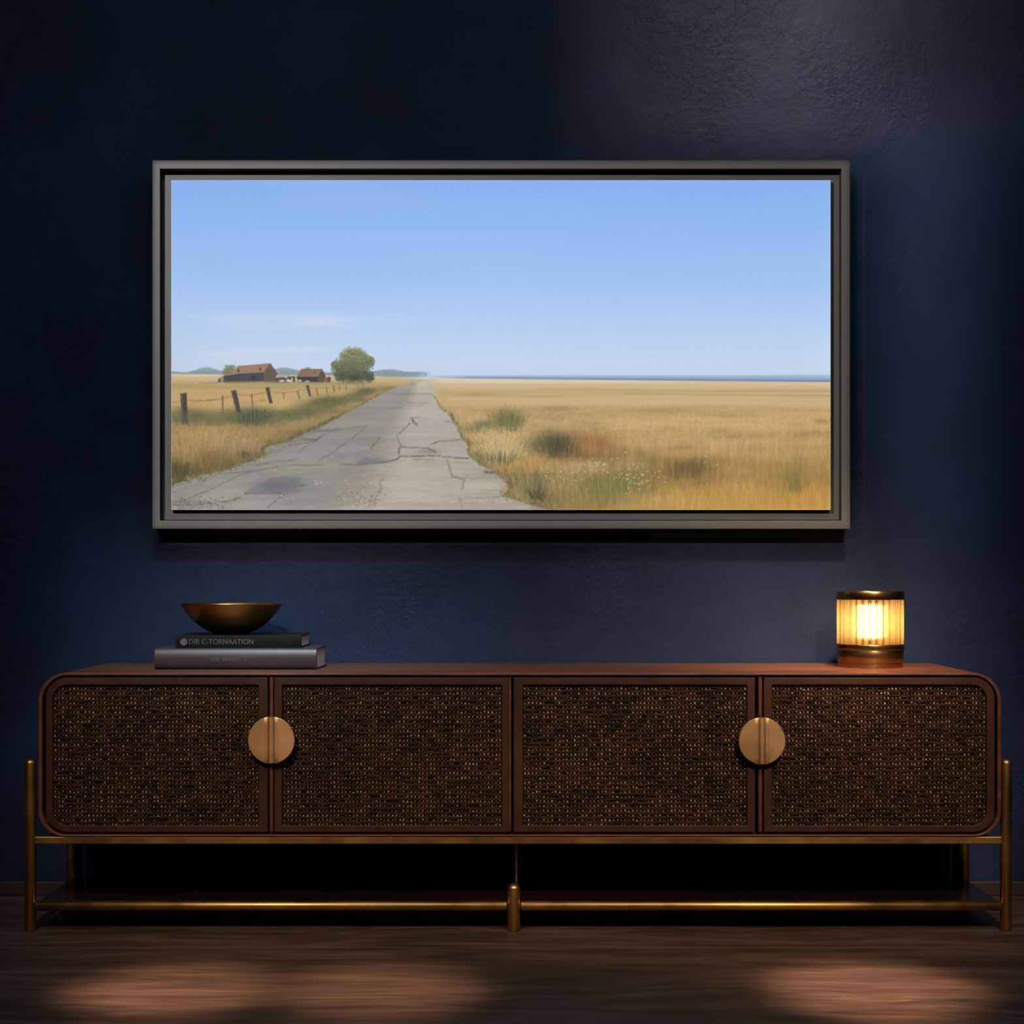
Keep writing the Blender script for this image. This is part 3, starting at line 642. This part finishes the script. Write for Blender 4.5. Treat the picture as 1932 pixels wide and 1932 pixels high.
# ---------------------------------------------------------------- camera
CAM_Y, CAM_Z, F = -4.279, .808, 3225.0
cam = bpy.data.cameras.new('camera'); cam.sensor_width = 36; cam.lens = F / 1932 * 36; cam.shift_y = 114 / 1932; cam.clip_start = .05
camo = link(bpy.data.objects.new('camera', cam)); camo.location = (0, CAM_Y, CAM_Z); camo.rotation_euler = (PI / 2, 0, 0)
bpy.context.scene.camera = camo

# ---------------------------------------------------------------- room
XL, XR, YB, ZC = -2.9, 2.9, -5.4, 2.9
def struct(name, vf, mat, **kw):
    o = mesh_obj(name, vf[0], vf[1], mat, **kw); o['kind'] = 'structure'; return o
struct('floor', box(XL - .1, XR + .1, YB - .1, .1, -.1, 0), M_floor)
struct('wall_back', box(XL - .1, XR + .1, 0, .1, 0, ZC), M_wall)
struct('wall_left', box(XL - .1, XL, YB, 0, 0, ZC), M_wall)
struct('wall_right', box(XR, XR + .1, YB, 0, 0, ZC), M_wall)
struct('wall_front', box(XL - .1, XR + .1, YB - .1, YB, 0, ZC), M_wall)
struct('ceiling', box(XL - .1, XR + .1, YB - .1, .1, ZC, ZC + .1), M_ceil)
struct('baseboard_back', box(XL, XR, -.012, 0, 0, .0355), M_base, bevel=.003)

# ---------------------------------------------------------------- framed picture
FX0, FX1, FZ0, FZ1 = -.8904, .8366, .9155, 1.8282
FYF = -.062                                            # front of the frame; it hangs 12 mm off the wall
pic = thing('framed_picture', 'wide landscape picture of a prairie road in a grey-brown floater frame on the blue wall', 'picture', (0, 0, 0))
kf = (-FYF * 0 + (FYF - CAM_Y)) / F
sc_ = kf / ((-.05 - CAM_Y) / F)
def sx(v): return v * sc_
def sz(v): return CAM_Z + (v - CAM_Z) * sc_
ox0, ox1, oz0, oz1 = sx(FX0), sx(FX1), sz(FZ0), sz(FZ1)
ft, fb = .0195, .0215
o_l = [(ox0, oz0), (ox1, oz0), (ox1, oz1), (ox0, oz1)]
i_l = [(ox0 + ft, oz0 + fb - .0005), (ox1 - fb, oz0 + fb - .0005), (ox1 - fb, oz1 - fb), (ox0 + ft, oz1 - fb)]
mesh_obj('frame', *ring(o_l, i_l, FYF, -.012), [M_frame, M_rebate], pic, bevel=.0010, mat_ids=[0, 0, 0, 1] * 4)
LY = FYF + .032                                        # the ledge the canvas is fixed to
mesh_obj('backing_board', *box(ox0 + .012, ox1 - .012, LY, -.014, i_l[0][1] + .0028, i_l[2][1] - .0015), M_frame2, pic)
CY = FYF + .016                                        # canvas face, a little behind the frame face
kc = (CY - CAM_Y) / F
cx0, cx1 = (323 - 966) * kc, (1567 - 966) * kc; cz1, cz0 = CAM_Z - (340 - 1080) * kc, CAM_Z - (962 - 1080) * kc
art = paint_landscape()
GH, GW = art.shape[:2]
def canvas():
    me = bpy.data.meshes.new('canvas')
    gx = np.linspace(cx0, cx1, GW); gz = np.linspace(cz1, cz0, GH)
    co = np.zeros((GH, GW, 3), np.float32); co[..., 0] = gx[None]; co[..., 1] = CY; co[..., 2] = gz[:, None]
    idx = np.arange(GH * GW).reshape(GH, GW)
    quads = np.stack([idx[1:, :-1], idx[1:, 1:], idx[:-1, 1:], idx[:-1, :-1]], -1).reshape(-1, 4)
    n0 = GH * GW
    side = np.array([(x, y, z) for y in (CY + .0004, LY) for x, z in ((cx0, cz0), (cx1, cz0), (cx1, cz1), (cx0, cz1))], np.float32)
    sq = np.array([[n0 + i, n0 + 4 + i, n0 + 4 + (i + 1) % 4, n0 + (i + 1) % 4] for i in range(4)])
    V = np.concatenate([co.reshape(-1, 3), side]); Q = np.concatenate([quads, sq])
    me.vertices.add(len(V)); me.vertices.foreach_set('co', V.ravel())
    me.loops.add(len(Q) * 4); me.loops.foreach_set('vertex_index', Q.ravel().astype(np.int32))
    me.polygons.add(len(Q)); me.polygons.foreach_set('loop_start', np.arange(0, len(Q) * 4, 4, dtype=np.int32))
    me.update(calc_edges=True)
    ca = me.color_attributes.new('paint', 'FLOAT_COLOR', 'POINT')
    a = art.astype(np.float32); a = np.where(a <= .04045, a / 12.92, ((a + .055) / 1.055) ** 2.4)
    rgba = np.ones((len(V), 4), np.float32); rgba[:n0, :3] = a.reshape(-1, 3); rgba[n0:, :3] = .5
    ca.data.foreach_set('color', rgba.ravel())
    M = Mat('painted_canvas'); at = M.n('ShaderNodeVertexColor', layer_name='paint')
    M.bsdf(at.outputs['Color'], .75, spec=.12, bump=M.noise(M.coords(), 900, 2), bump_s=.05, bump_d=.0004)
    me.materials.append(M.m)
    link(bpy.data.objects.new('canvas', me), pic)
canvas()

# ---------------------------------------------------------------- sideboard
SB = thing('sideboard', 'long walnut sideboard with woven cane doors on a brass frame below the picture', 'sideboard', (0, 0, 0))
YF, YBK = -.430, -.016
kb = (YF - CAM_Y) / F
bx = lambda px: (px - 966) * kb
bz = lambda py: CAM_Z - (py - 1080) * kb
BX0, BX1, BZ0, BZ1 = bx(72), bx(1889.5), .2125, bz(1269.5)
T, TS, TB = .0062, .0088, .0048
outer = rrect(BX0, BX1, BZ0, BZ1, (.060, .060, .064, .064), 14)
inner = rrect(BX0 + TS, BX1 - TS, BZ0 + TB, BZ1 - T, (.054, .054, .058, .058), 14)
mesh_obj('carcass', *ring(outer, inner, YF, YBK), M_wood, SB, bevel=.0028, segs=3)
mesh_obj('back_panel', *slab(rrect(BX0 + TS - .002, BX1 - TS + .002, BZ0 + TB - .002, BZ1 - T + .002, (.054, .054, .058, .058), 14), YF + .045, YF + .060), M_inner, SB)

DF = YF + .003                                       # door faces sit just inside the carcass edge
GOUT = .0022
top_o, bot_o = bz(1278.6), bz(1570.5)
top_i, bot_i = bz(1292), bz(1558)
def cane_panel(x0, x1, z0, z1, rad, parent):
    V, Fc, mid = [], [], []
    pw, ph = .00865, .01055
    nc, nr = max(4, round((x1 - x0) / pw)), max(4, round((z1 - z0) / ph)); pw, ph = (x1 - x0) / nc, (z1 - z0) / nr
    rng = np.random.default_rng(int(abs(x0) * 1e4)); yb = DF + .0075
    def clipx(z):                                     # where the rounded corners end a band
        a, b = x0, x1
        for (r, zc, lo) in ((rad[0], z0, 1), (rad[3], z1, 0)):
            d = (z - zc) if lo else (zc - z)
            if d < r: a = max(a, x0 + r - math.sqrt(max(0, r * r - (r - d) ** 2)))
        for (r, zc, lo) in ((rad[1], z0, 1), (rad[2], z1, 0)):
            d = (z - zc) if lo else (zc - z)
            if d < r: b = min(b, x1 - r + math.sqrt(max(0, r * r - (r - d) ** 2)))
        return a - .002, b + .002
    for j in range(nr):                               # flat bands lying across
        zc = z0 + (j + .5) * ph; a, b = clipx(zc); m = nc * 2; hw = ph * .36
        base = len(V)
        for i in range(m + 1):
            x = a + (b - a) * i / m; ph_ = (x - x0) / pw * PI
            y = yb + .0010 * math.cos(2 * ph_) + rng.normal() * .00025; zz = zc + rng.normal() * .00035
            V += [(x, y + .0011, zz - hw), (x, y, zz - hw * .45), (x, y, zz + hw * .45), (x, y + .0011, zz + hw)]
        for i in range(m):
            for q in range(3): Fc.append((base + 4 * i + q, base + 4 * i + 4 + q, base + 4 * i + 5 + q, base + 4 * i + 1 + q)); mid.append(0)
    for i in range(nc):                               # round canes that surface between the bands as small knots
        xc = x0 + (i + .5) * pw
        for j in range(nr + 1):
            zc = z0 + j * ph; a, b = clipx(min(max(zc, z0), z1))
            if not (a < xc < b) or rng.random() < .06: continue
            s = rng.uniform(.7, 1.12); w, h = pw * .25 * s, ph * .27 * s; yo = yb - .0021 + rng.normal() * .0004; dx, dz = rng.normal() * .0006, rng.normal() * .0006
            base = len(V)
            V.append((xc + dx, yo - .0008, zc + dz))
            for k in range(8): V.append((xc + dx + w * math.cos(PI * k / 4) * .72, yo - .0004, zc + dz + h * math.sin(PI * k / 4) * .72))
            for k in range(8): V.append((xc + dx + w * math.cos(PI * k / 4), yo + .0016, zc + dz + h * math.sin(PI * k / 4)))
            for k in range(8):
                l = (k + 1) % 8
                Fc.append((base, base + 1 + l, base + 1 + k)); Fc.append((base + 1 + k, base + 1 + l, base + 9 + l, base + 9 + k)); mid += [1, 1]
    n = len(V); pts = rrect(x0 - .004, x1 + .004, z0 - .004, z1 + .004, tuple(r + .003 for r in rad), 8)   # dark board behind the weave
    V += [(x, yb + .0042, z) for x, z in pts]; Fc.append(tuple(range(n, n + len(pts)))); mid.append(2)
    mesh_obj('cane_panel', V, Fc, [M_caneH, M_caneV, M_inner], parent, smooth=True, mat_ids=mid)

def disc_handle(cx, cz, parent):
    """thick brushed disc with a slim raised rib down the middle, on a short stem"""
    R, y0, th = .0513, YF - .016, .008
    V, Fc = [], []; ncol = 81; prev = None
    def dep(x): return -.0022 * math.exp(-(abs(x) / .0062) ** 4) + .0009 * math.exp(-((abs(x) - .0105) / .0035) ** 2)
    xs = [-R * math.cos(PI * i / (ncol - 1)) for i in range(ncol)]
    fr, bk = [], []
    nz = 9
    for x in xs:
        hgt = math.sqrt(max(0, R * R - x * x)); row = []
        for k in range(nz):
            s = -1 + 2 * k / (nz - 1)
            V.append((cx + x, y0 + dep(x) * min(1, hgt / .01), cz + s * max(hgt, 1e-5))); row.append(len(V) - 1)
        fr.append(row)
    for a, b in zip(fr[:-1], fr[1:]):
        for k in range(nz - 1): Fc.append((a[k], b[k], b[k + 1], a[k + 1]))
    rim = [r[0] for r in fr] + [r[-1] for r in fr[::-1]][1:-1]
    m = len(rim)
    for grow, yy_ in ((1.03, y0 + .0014), (1.03, y0 + th)):
        V2 = [(cx + (V[i][0] - cx) * grow, yy_, cz + (V[i][2] - cz) * grow) for i in rim]; n = len(V); V += V2
        prev_ = rim if yy_ < y0 + th - .001 else list(range(n - m, n))
        for i in range(m):
            j = (i + 1) % m; Fc.append((prev_[i], prev_[j], n + j, n + i))
    Fc.append(tuple(range(n, n + len(rim))))
    st = tube((cx - .012, y0 + th - .001, cz), (cx - .012, DF + .002, cz), .008, 16)
    V, Fc = join((V, Fc), st)
    o = mesh_obj('handle', V, Fc, M_disc, parent); o['label'] = 'round brushed brass handle'
    bm = bmesh.new(); bm.from_mesh(o.data); bmesh.ops.remove_doubles(bm, verts=bm.verts, dist=.00002); bmesh.ops.recalc_face_normals(bm, faces=bm.faces)
    for f in bm.faces: f.smooth = len(f.verts) < 6
    for e in bm.edges:
        if len(e.link_faces) == 2 and e.calc_face_angle(0) > .6: e.smooth = False
    bm.to_mesh(o.data); bm.free()

doors = [(85.5, 505, 98.5, 487.5, 'L', 513.5), (517, 960, 532, 947, '', None), (969, 1425, 986.5, 1410, '', None), (1441.5, 1877.5, 1457, 1862.5, 'R', 1436)]
for a, b, c, d, rnd, hx in doors:
    ro = (.047, .0015, .0015, .047) if rnd == 'L' else ((.0015, .047, .047, .0015) if rnd == 'R' else (.0015,) * 4)
    ri = (.034, .003, .003, .034) if rnd == 'L' else ((.003, .034, .034, .003) if rnd == 'R' else (.003,) * 4)
    dr = mesh_obj('door', *ring(rrect(bx(a), bx(b), bot_o, top_o, ro, 10), rrect(bx(c), bx(d), bot_i, top_i, ri, 10), DF, DF + .02), M_door, SB, bevel=.0014, segs=2)
    cane_panel(bx(c), bx(d), bot_i, top_i, ri, dr)
    if hx: disc_handle(bx(hx), bz(1395.5 if rnd == 'L' else 1397), dr)
for px, w in ((512, .0042), (962.3, .0025), (1434.6, .0044)):      # rounded upright beads between the doors
    V, Fc = [], []
    for z in (BZ0 + .012, bz(1277.5)):
        for k in range(9):
            a = PI * k / 8; V.append((bx(px) - w * math.cos(a), DF - .0035 * math.sin(a) * (w / .0042), z))
        V += [(bx(px) + w, DF + .02, z), (bx(px) - w, DF + .02, z)]
    n = 11
    Fc = [(i, (i + 1) % n, n + (i + 1) % n, n + i) for i in range(n)] + [tuple(range(n)), tuple(range(n, 2 * n))]
    mesh_obj('door_divider', V, Fc, M_wood, SB, smooth=False)

# brass under-frame
LYF, LYR, LR = -.419, -.0586, .0130
kl = (LYF - CAM_Y) / F
lx0, lx1, lxc = (57.5 - 966) * kl, (1898 - 966) * kl, (969.5 - 966) * kl
legtop = CAM_Z - (1431 - 1080) * kl
for x in (lx0, lx1):
    for y in (LYF, LYR):
        mesh_obj('leg', *tube((x, y, 0), (x, y, legtop), LR, 28, .8), M_brass, SB, smooth=True)
mesh_obj('leg', *tube((lxc, LYF - .004, 0), (lxc, LYF - .004, CAM_Z - (1666 - 1080) * kl), .0143, 28, .8), M_brass, SB, smooth=True)
RZ, RR = .2040, .0085
for y in (LYF, LYR): mesh_obj('upper_rail', *box(lx0 + LR * .85, lx1 - LR * .85, y - .0075, y + .0075, RZ - .0087, RZ + .0083), M_brass, SB, bevel=.0026, segs=3)
for x in (lx0 + .030, lx1 - .030): mesh_obj('cross_rail', *tube((x, LYF + .004, RZ - .002), (x, LYR - .004, RZ - .002), .0065, 16), M_brass, SB, smooth=True)
SZ, SR = .0553, .0108
for a, b in ((lx0 + LR * .9, lxc - .0155), (lxc + .0155, lx1 - LR * .9)):
    mesh_obj('lower_rail', *tube((a, LYF, SZ), (b, LYF, SZ), SR, 24), M_brass, SB, smooth=True)
shelf = rrect(lx0 + LR, lx1 - LR, LYF + .006, -.083, (.004, .004, .030, .030), 8)
mesh_obj('shelf', [(x, y, z) for z in (.0505, .0625) for x, y in shelf], [tuple(range(len(shelf))), tuple(range(len(shelf), 2 * len(shelf)))] + [(i, (i + 1) % len(shelf), len(shelf) + (i + 1) % len(shelf), len(shelf) + i) for i in range(len(shelf))], M_shelf, SB, bevel=.002)
mesh_obj('centre_post', *tube((lxc + .006, -.30, .0625), (lxc + .006, -.30, BZ0 + .001), .0042, 16), M_brass, SB, smooth=True)
for x in (lx0, lx1): mesh_obj('shelf_bracket', *tube((x, LYR, .0565), (x + (.016 if x < 0 else -.016), -.092, .0565), .0045, 12), M_brass, SB, smooth=True)

# ---------------------------------------------------------------- books and bowl
TOPZ = BZ1
def book(name, label, x0, x1, yf, depth, z0, th, cover, rz, round_spine, board):
    cx = (x0 + x1) / 2; L = x1 - x0
    t = thing(name, label, 'book', (cx, yf + depth / 2, z0), rz)
    h, d = L / 2, depth / 2
    # one bent cover: lower board, spine, upper board
    n = 10; prof = [(d, 0), (-d + .014, 0)]
    for k in range(n + 1):
        a = -PI / 2 + PI * k / n
        prof.append((-d + .014 - .014 * (round_spine * math.cos(a) + (1 - round_spine) * min(1, 2.4 * math.cos(a))), th / 2 + th / 2 * (math.sin(a) if round_spine > .5 else max(-1, min(1, 1.25 * math.sin(a))))))
    prof += [(-d + .014, th), (d, th), (d, th - board), (-d + .016, th - board)]
    prof += [(-d + .008, th * .5), (-d + .016, board), (d, board)]
    m = len(prof)
    V = [(s * h, y, z) for s in (-1, 1) for y, z in prof]
    Fc = [(i, (i + 1) % m, m + (i + 1) % m, m + i) for i in range(m)] + [tuple(range(m)), tuple(range(m, 2 * m))]
    bm_ = mesh_obj('cover', V, Fc, cover, t, bevel=.0006, segs=1)
    bmx = bmesh.new(); bmx.from_mesh(bm_.data); bmesh.ops.triangulate(bmx, faces=[f for f in bmx.faces if len(f.verts) > 4]); bmx.to_mesh(bm_.data); bmx.free()
    mesh_obj('pages', *box(-h + .004, h - .0035, -d + .014, d - .005, board, th - board), M_pages, t)
    return t, h, d

def lettering(text, t, x, y, z, size, mat, name='spine_lettering', shear=0, width=1.0):
    cu = bpy.data.curves.new(name, 'FONT'); cu.body = text; cu.size = size; cu.extrude = .00025; cu.align_x = 'LEFT'; cu.align_y = 'CENTER'; cu.space_character = 1.0
    cu.materials.append(mat)
    tmp = link(bpy.data.objects.new(name + '_outline', cu)); bpy.context.view_layer.update()
    me = bpy.data.meshes.new_from_object(tmp.evaluated_get(bpy.context.evaluated_depsgraph_get())); me.name = name
    bpy.data.objects.remove(tmp); bpy.data.curves.remove(cu)
    me.transform(Matrix.Translation((x, y, z)) @ Matrix.Rotation(PI / 2, 4, 'X') @ Matrix.Diagonal((width, 1, 1, 1)))
    me.materials.clear(); me.materials.append(mat)
    return link(bpy.data.objects.new(name, me), t)

yb_ = -.306; k1 = (yb_ - CAM_Y) / F
B1H = .0500
b1, h1, d1 = book('book', 'thick mauve-grey cloth book lying flat on the sideboard, bottom of the stack', (292 - 966) * k1, (599 - 966) * k1, yb_, .180, TOPZ, B1H, M_cover_grey, math.radians(-1.2), .75, .0032)
lettering('LIV  WANY  V', b1, -.056, -d1 - .0004, B1H * .48, .0135, M_letter2)
yb2 = -.294; k2 = (yb2 - CAM_Y) / F
B2H = .0292
b2, h2, d2 = book('book', 'thinner black book with worn spine lettering, on the mauve-grey book and under the bowl', (331 - 966) * k2, (567.5 - 966) * k2, yb2, .200, TOPZ + B1H, B2H, M_cover_black, math.radians(.4), .15, .0026)
mesh_obj('spine_emblem', *tube((-h2 + .019, -d2 - .0002, B2H * .50), (-h2 + .019, -d2 - .0008, B2H * .50), .0085, 24), M_letter, b2)
lettering('DIR C-TORNAATION', b2, -h2 + .030, -d2 - .0003, B2H * .48, .0172, M_letter, width=.93)
bowlC = ((437 - 966) * 1.2690e-3, -.188)
bw = thing('bowl', 'shiny dark bronze bowl standing on the black book at the left', 'bowl', (bowlC[0], bowlC[1], TOPZ + B1H + B2H))
prof = []
H_, R_ = .0735, .1222
TB_ = .055
for k in range(26):
    t = TB_ + (1 - TB_) * (k / 25) ** 1.5; prof.append((R_ * t ** .38, .0022 + (H_ - .0022) * (t - TB_) / (1 - TB_)))
prof = [(0, 0), (.034, 0), (.0385, .0008)] + prof + [(R_ - .0015, H_ + .0006), (R_ - .0035, H_ - .0002)]
inn = [(r - .0045, z + .003) for r, z in prof[3:-2]][::-1][1:]
prof += inn + [(0, inn[-1][1] - .0005)]
mesh_obj('bowl_body', *lathe(prof, 96), M_bowl, bw, smooth=True)

# ---------------------------------------------------------------- lamp
lxp, lyp = .8592, -.180
LAMP = thing('table_lamp', 'round bronze table lamp with lit fluted glass rods, on the right end of the sideboard', 'lamp', (lxp, lyp, TOPZ))
kz = (lyp - CAM_Y) / F
zz = lambda py: CAM_Z - (py - 1080) * kz - TOPZ
R0 = .0800
zf, zb, zg0, zg1, zt = zz(1247.5), zz(1225), zz(1214.5), zz(1131), zz(1115.5)
mesh_obj('base', *lathe([(0, 0), (R0 - .0042, 0), (R0 - .0036, .001), (R0 - .0036, zf - .001), (R0 - .002, zf + .0004), (R0 - .0012, zf + .002), (R0 - .0012, zb - .002), (R0 - .002, zb - .0004), (R0 + .0002, zb), (R0 + .0008, zb + .002), (R0 + .0008, zg0 - .002), (R0, zg0), (R0 - .017, zg0), (R0 - .017, zg0 - .004), (0, zg0 - .004)], 96), M_lampmetal, LAMP, smooth=True, bevel=.0006)
mesh_obj('cap', *lathe([(0, zg1 + .002), (R0 - .017, zg1 + .002), (R0 - .016, zg1), (R0 + .0002, zg1), (R0 + .0006, zg1 + .001), (R0 + .0006, zt - .0015), (R0 - .0003, zt), (R0 - .004, zt), (R0 - .0045, zt - .003), (0, zt - .003)], 96), M_lampmetal, LAMP, smooth=True, bevel=.0006)
def rod_material():
    M = Mat('lit_fluted_glass')
    tr = M.n('ShaderNodeBsdfTransparent'); tr.inputs['Color'].default_value = (1, .86, .60, 1)
    tl = M.n('ShaderNodeBsdfTranslucent')
    gl = M.n('ShaderNodeBsdfGlossy'); gl.inputs['Roughness'].default_value = .15; gl.inputs['Color'].default_value = (1, .95, .85, 1)
    lw = M.n('ShaderNodeLayerWeight'); lw.inputs['Blend'].default_value = .35
    M.l(M.ramp(lw.outputs['Facing'], [(.0, (.62, .48, .26, 1)), (.45, (.44, .31, .13, 1)), (.85, (.09, .04, .009, 1))]), tl.inputs['Color'])
    m1 = M.n('ShaderNodeMixShader'); M.l(M.ramp(lw.outputs['Facing'], [(.0, (.53, .53, .53, 1)), (.7, (.92, .92, .92, 1))]), m1.inputs[0]); M.l(tr.outputs[0], m1.inputs[1]); M.l(tl.outputs[0], m1.inputs[2])
    m2 = M.n('ShaderNodeMixShader'); M.l(M.math('MULTIPLY', lw.outputs['Fresnel'], .5), m2.inputs[0]); M.l(m1.outputs[0], m2.inputs[1]); M.l(gl.outputs[0], m2.inputs[2])
    M.l(m2.outputs[0], M.out.inputs['Surface']); return M.m
NR = 28; RRD = .0077
rv, rf = tube((0, 0, zg0 - .003), (0, 0, zg1 + .001), RRD, 14)
rod0 = mesh_obj('glass_rod', rv, rf, rod_material(), LAMP, smooth=True)
for i in range(NR):
    o = rod0 if i == 0 else link(rod0.copy(), LAMP)
    a = 2 * PI * (i + .5) / NR; o.location = ((R0 - RRD - .0004) * math.cos(a), (R0 - RRD - .0004) * math.sin(a), 0); o.rotation_euler = (0, 0, a)
MB = Mat('lit_frosted_bulb'); em = MB.n('ShaderNodeEmission'); em.inputs['Color'].default_value = (1, .78, .50, 1)
lwb = MB.n('ShaderNodeLayerWeight'); lwb.inputs['Blend'].default_value = .5      # frosted bulb, brightest through its middle
MB.l(MB.math('MULTIPLY', MB.math('POWER', MB.math('SUBTRACT', 1.0, lwb.outputs['Facing']), 3.2), 36.0), em.inputs['Strength'])
MB.l(em.outputs[0], MB.out.inputs['Surface'])
bh0, bh1 = zg0 + .004, zg1 - .003
mesh_obj('bulb', *lathe([(0, bh0)] + [(.044 * math.sin(PI / 2 * k / 8), bh0 + .016 * (1 - math.cos(PI / 2 * k / 8))) for k in range(1, 9)] + [(.044 * math.cos(PI / 2 * k / 8), bh1 - .016 + .016 * math.sin(PI / 2 * k / 8)) for k in range(0, 8)] + [(0, bh1)], 40), MB.m, LAMP, smooth=True)
mesh_obj('bulb_socket', *lathe([(0, zg0 - .004), (.012, zg0 - .004), (.012, zg0 + .0115), (0, zg0 + .0115)], 24), M_lampmetal, LAMP, smooth=True)

# ---------------------------------------------------------------- lights
def spot(name, loc, target, power, color, angle, blend, radius):
    l = bpy.data.lights.new(name, 'SPOT'); l.energy = power; l.color = color; l.spot_size = math.radians(angle); l.spot_blend = blend; l.shadow_soft_size = radius
    o = link(bpy.data.objects.new(name, l)); o.location = loc
    o.rotation_euler = (Vector(target) - Vector(loc)).to_track_quat('-Z', 'Y').to_euler(); return o

def projector(name, loc, power, color, rect, soft, radius):
    """framing projector square on to the wall: even light inside rect (x0, x1, z0, z1 on the wall), soft edge"""
    l = bpy.data.lights.new(name, 'SPOT'); l.energy = power; l.color = color; l.spot_size = math.radians(125); l.spot_blend = .05; l.shadow_soft_size = radius
    o = link(bpy.data.objects.new(name, l)); o.location = loc; o.rotation_euler = (PI / 2, 0, 0)
    l.use_nodes = True; t = l.node_tree; t.nodes.clear()
    out = t.nodes.new('ShaderNodeOutputLight'); em = t.nodes.new('ShaderNodeEmission'); tc = t.nodes.new('ShaderNodeTexCoord'); sp = t.nodes.new('ShaderNodeSeparateXYZ')
    t.links.new(tc.outputs['Normal'], sp.inputs[0]); t.links.new(em.outputs[0], out.inputs[0])
    def mth(op, a, b=None, clamp=False):
        n = t.nodes.new('ShaderNodeMath'); n.operation = op; n.use_clamp = clamp
        for s, v in ((n.inputs[0], a), (n.inputs[1], b)):
            if v is None: continue
            if hasattr(v, 'links'): t.links.new(v, s)
            else: s.default_value = v
        return n.outputs[0]
    nz = mth('ABSOLUTE', sp.outputs['Z']); D = abs(loc[1])
    u = mth('MULTIPLY', mth('DIVIDE', sp.outputs['X'], sp.outputs['Z']), -D); v = mth('MULTIPLY', mth('DIVIDE', sp.outputs['Y'], sp.outputs['Z']), -D)
    x0, x1, z0, z1 = rect[0] - loc[0], rect[1] - loc[0], rect[2] - loc[2], rect[3] - loc[2]
    def edge(c, lo, hi, soft):
        a = mth('ADD', mth('DIVIDE', mth('SUBTRACT', c, lo), soft), .5, True); b = mth('ADD', mth('DIVIDE', mth('SUBTRACT', hi, c), soft), .5, True)
        return mth('MULTIPLY', a, b)
    mask = mth('MULTIPLY', edge(u, x0, x1, soft), edge(v, z0, z1, min(soft, .16)))
    flat = mth('POWER', nz, -3.0)
    t.links.new(mth('MULTIPLY', mask, flat), em.inputs['Strength'])
    return o

KEY = (-1.45, -3.2, 2.62)
E1 = 4 * PI * PI                                      # watts per m2 of distance for unit reflected light
on_wall = lambda v, k: KEY[k] + (v - KEY[k]) * 3.2 / (3.2 + FYF)      # the shutters are set to the frame face, which stands off the wall
projector('picture_projector', KEY, E1 * 3.2 ** 2 * .745, (1, .985, .97), (on_wall(ox0 + .003, 0), on_wall(ox1 - .003, 0), on_wall(oz0 + .003, 2), on_wall(oz1 - .003, 2)), .010, .008)  # unseen; follows the frame shadows, shutters added to light the picture alone
projector('wall_washer', (.74, -.95, 2.78), E1 * .95 ** 2 * 1.08, (1, .80, .62), (.42, 1.06, 1.86, 3.2), .66, .05)
# shuttered spots on wall and sideboard top; warm pair added to imitate lamp glow
for x, r, e, soft, c in ((-.60, (-.90, -.22), .54, .60, (.46, .84, 1)), (.05, (-1.05, 1.10), .12, .5, (.60, .88, 1)), (.80, (.40, 1.0), .85, .60, (1, .78, .58)), (.84, (.64, .93), 1.25, .50, (1, .70, .48))):
    projector('accent_fill_spot', (x, -1.60, 2.80), E1 * 1.6 ** 2 * e, c, (r[0], r[1], -.22, .835 if x < .5 else .79), soft, .12)
projector('accent_fill_spot', (.15, -1.60, 2.80), E1 * 1.6 ** 2 * .62, (.95, .92, .90), (.93, 1.16, .85, 1.95), .20, .09)  # unseen spot added to brighten the wall right of the frame
# downlights over the floor in front
for x, p in ((-.66, 2.3), (-.255, 1.9), (.70, 3.7)):
    spot('ceiling_downlight', (x, -2.9, 2.80), (x, -.98, 0), E1 * 13.9 * p, (1, .78, .60), 8.4, 1.0, .04)
# two unseen warm fill spots, added to brighten the sideboard front
for x, tx, p in ((-1.0, -.52, .66), (1.1, .62, .80)):
    spot('front_fill_spot', (x, -3.3, 2.75), (tx, -.43, .43), E1 * 13.5 * p, (1, .80, .60), 27, 1.0, .12)
# weak ambient fill: unseen area light added to lift the dark wall
al = bpy.data.lights.new('ambient_fill', 'AREA'); al.shape = 'RECTANGLE'; al.size = 3.5; al.size_y = 2.0; al.energy = 36; al.color = (.62, .84, 1)
ao = link(bpy.data.objects.new('ambient_fill', al)); ao.location = (0, -2.4, ZC - .02)

w = bpy.data.worlds.new('room_dark'); bpy.context.scene.world = w; w.use_nodes = True
w.node_tree.nodes['Background'].inputs[0].default_value = (.02, .03, .05, 1); w.node_tree.nodes['Background'].inputs[1].default_value = .2

s = bpy.context.scene
s.view_settings.view_transform = 'Standard'; s.view_settings.look = 'None'; s.view_settings.gamma = 1; s.view_settings.exposure = 0; s.view_settings.use_curve_mapping = False
s.cycles.use_denoising = True
s.cycles.max_bounces = 5; s.cycles.diffuse_bounces = 2; s.cycles.glossy_bounces = 3; s.cycles.transmission_bounces = 4; s.cycles.transparent_max_bounces = 8
s.cycles.use_adaptive_sampling = True; s.cycles.adaptive_threshold = .045; s.cycles.adaptive_min_samples = 16
s.cycles.sample_clamp_indirect = 4.0
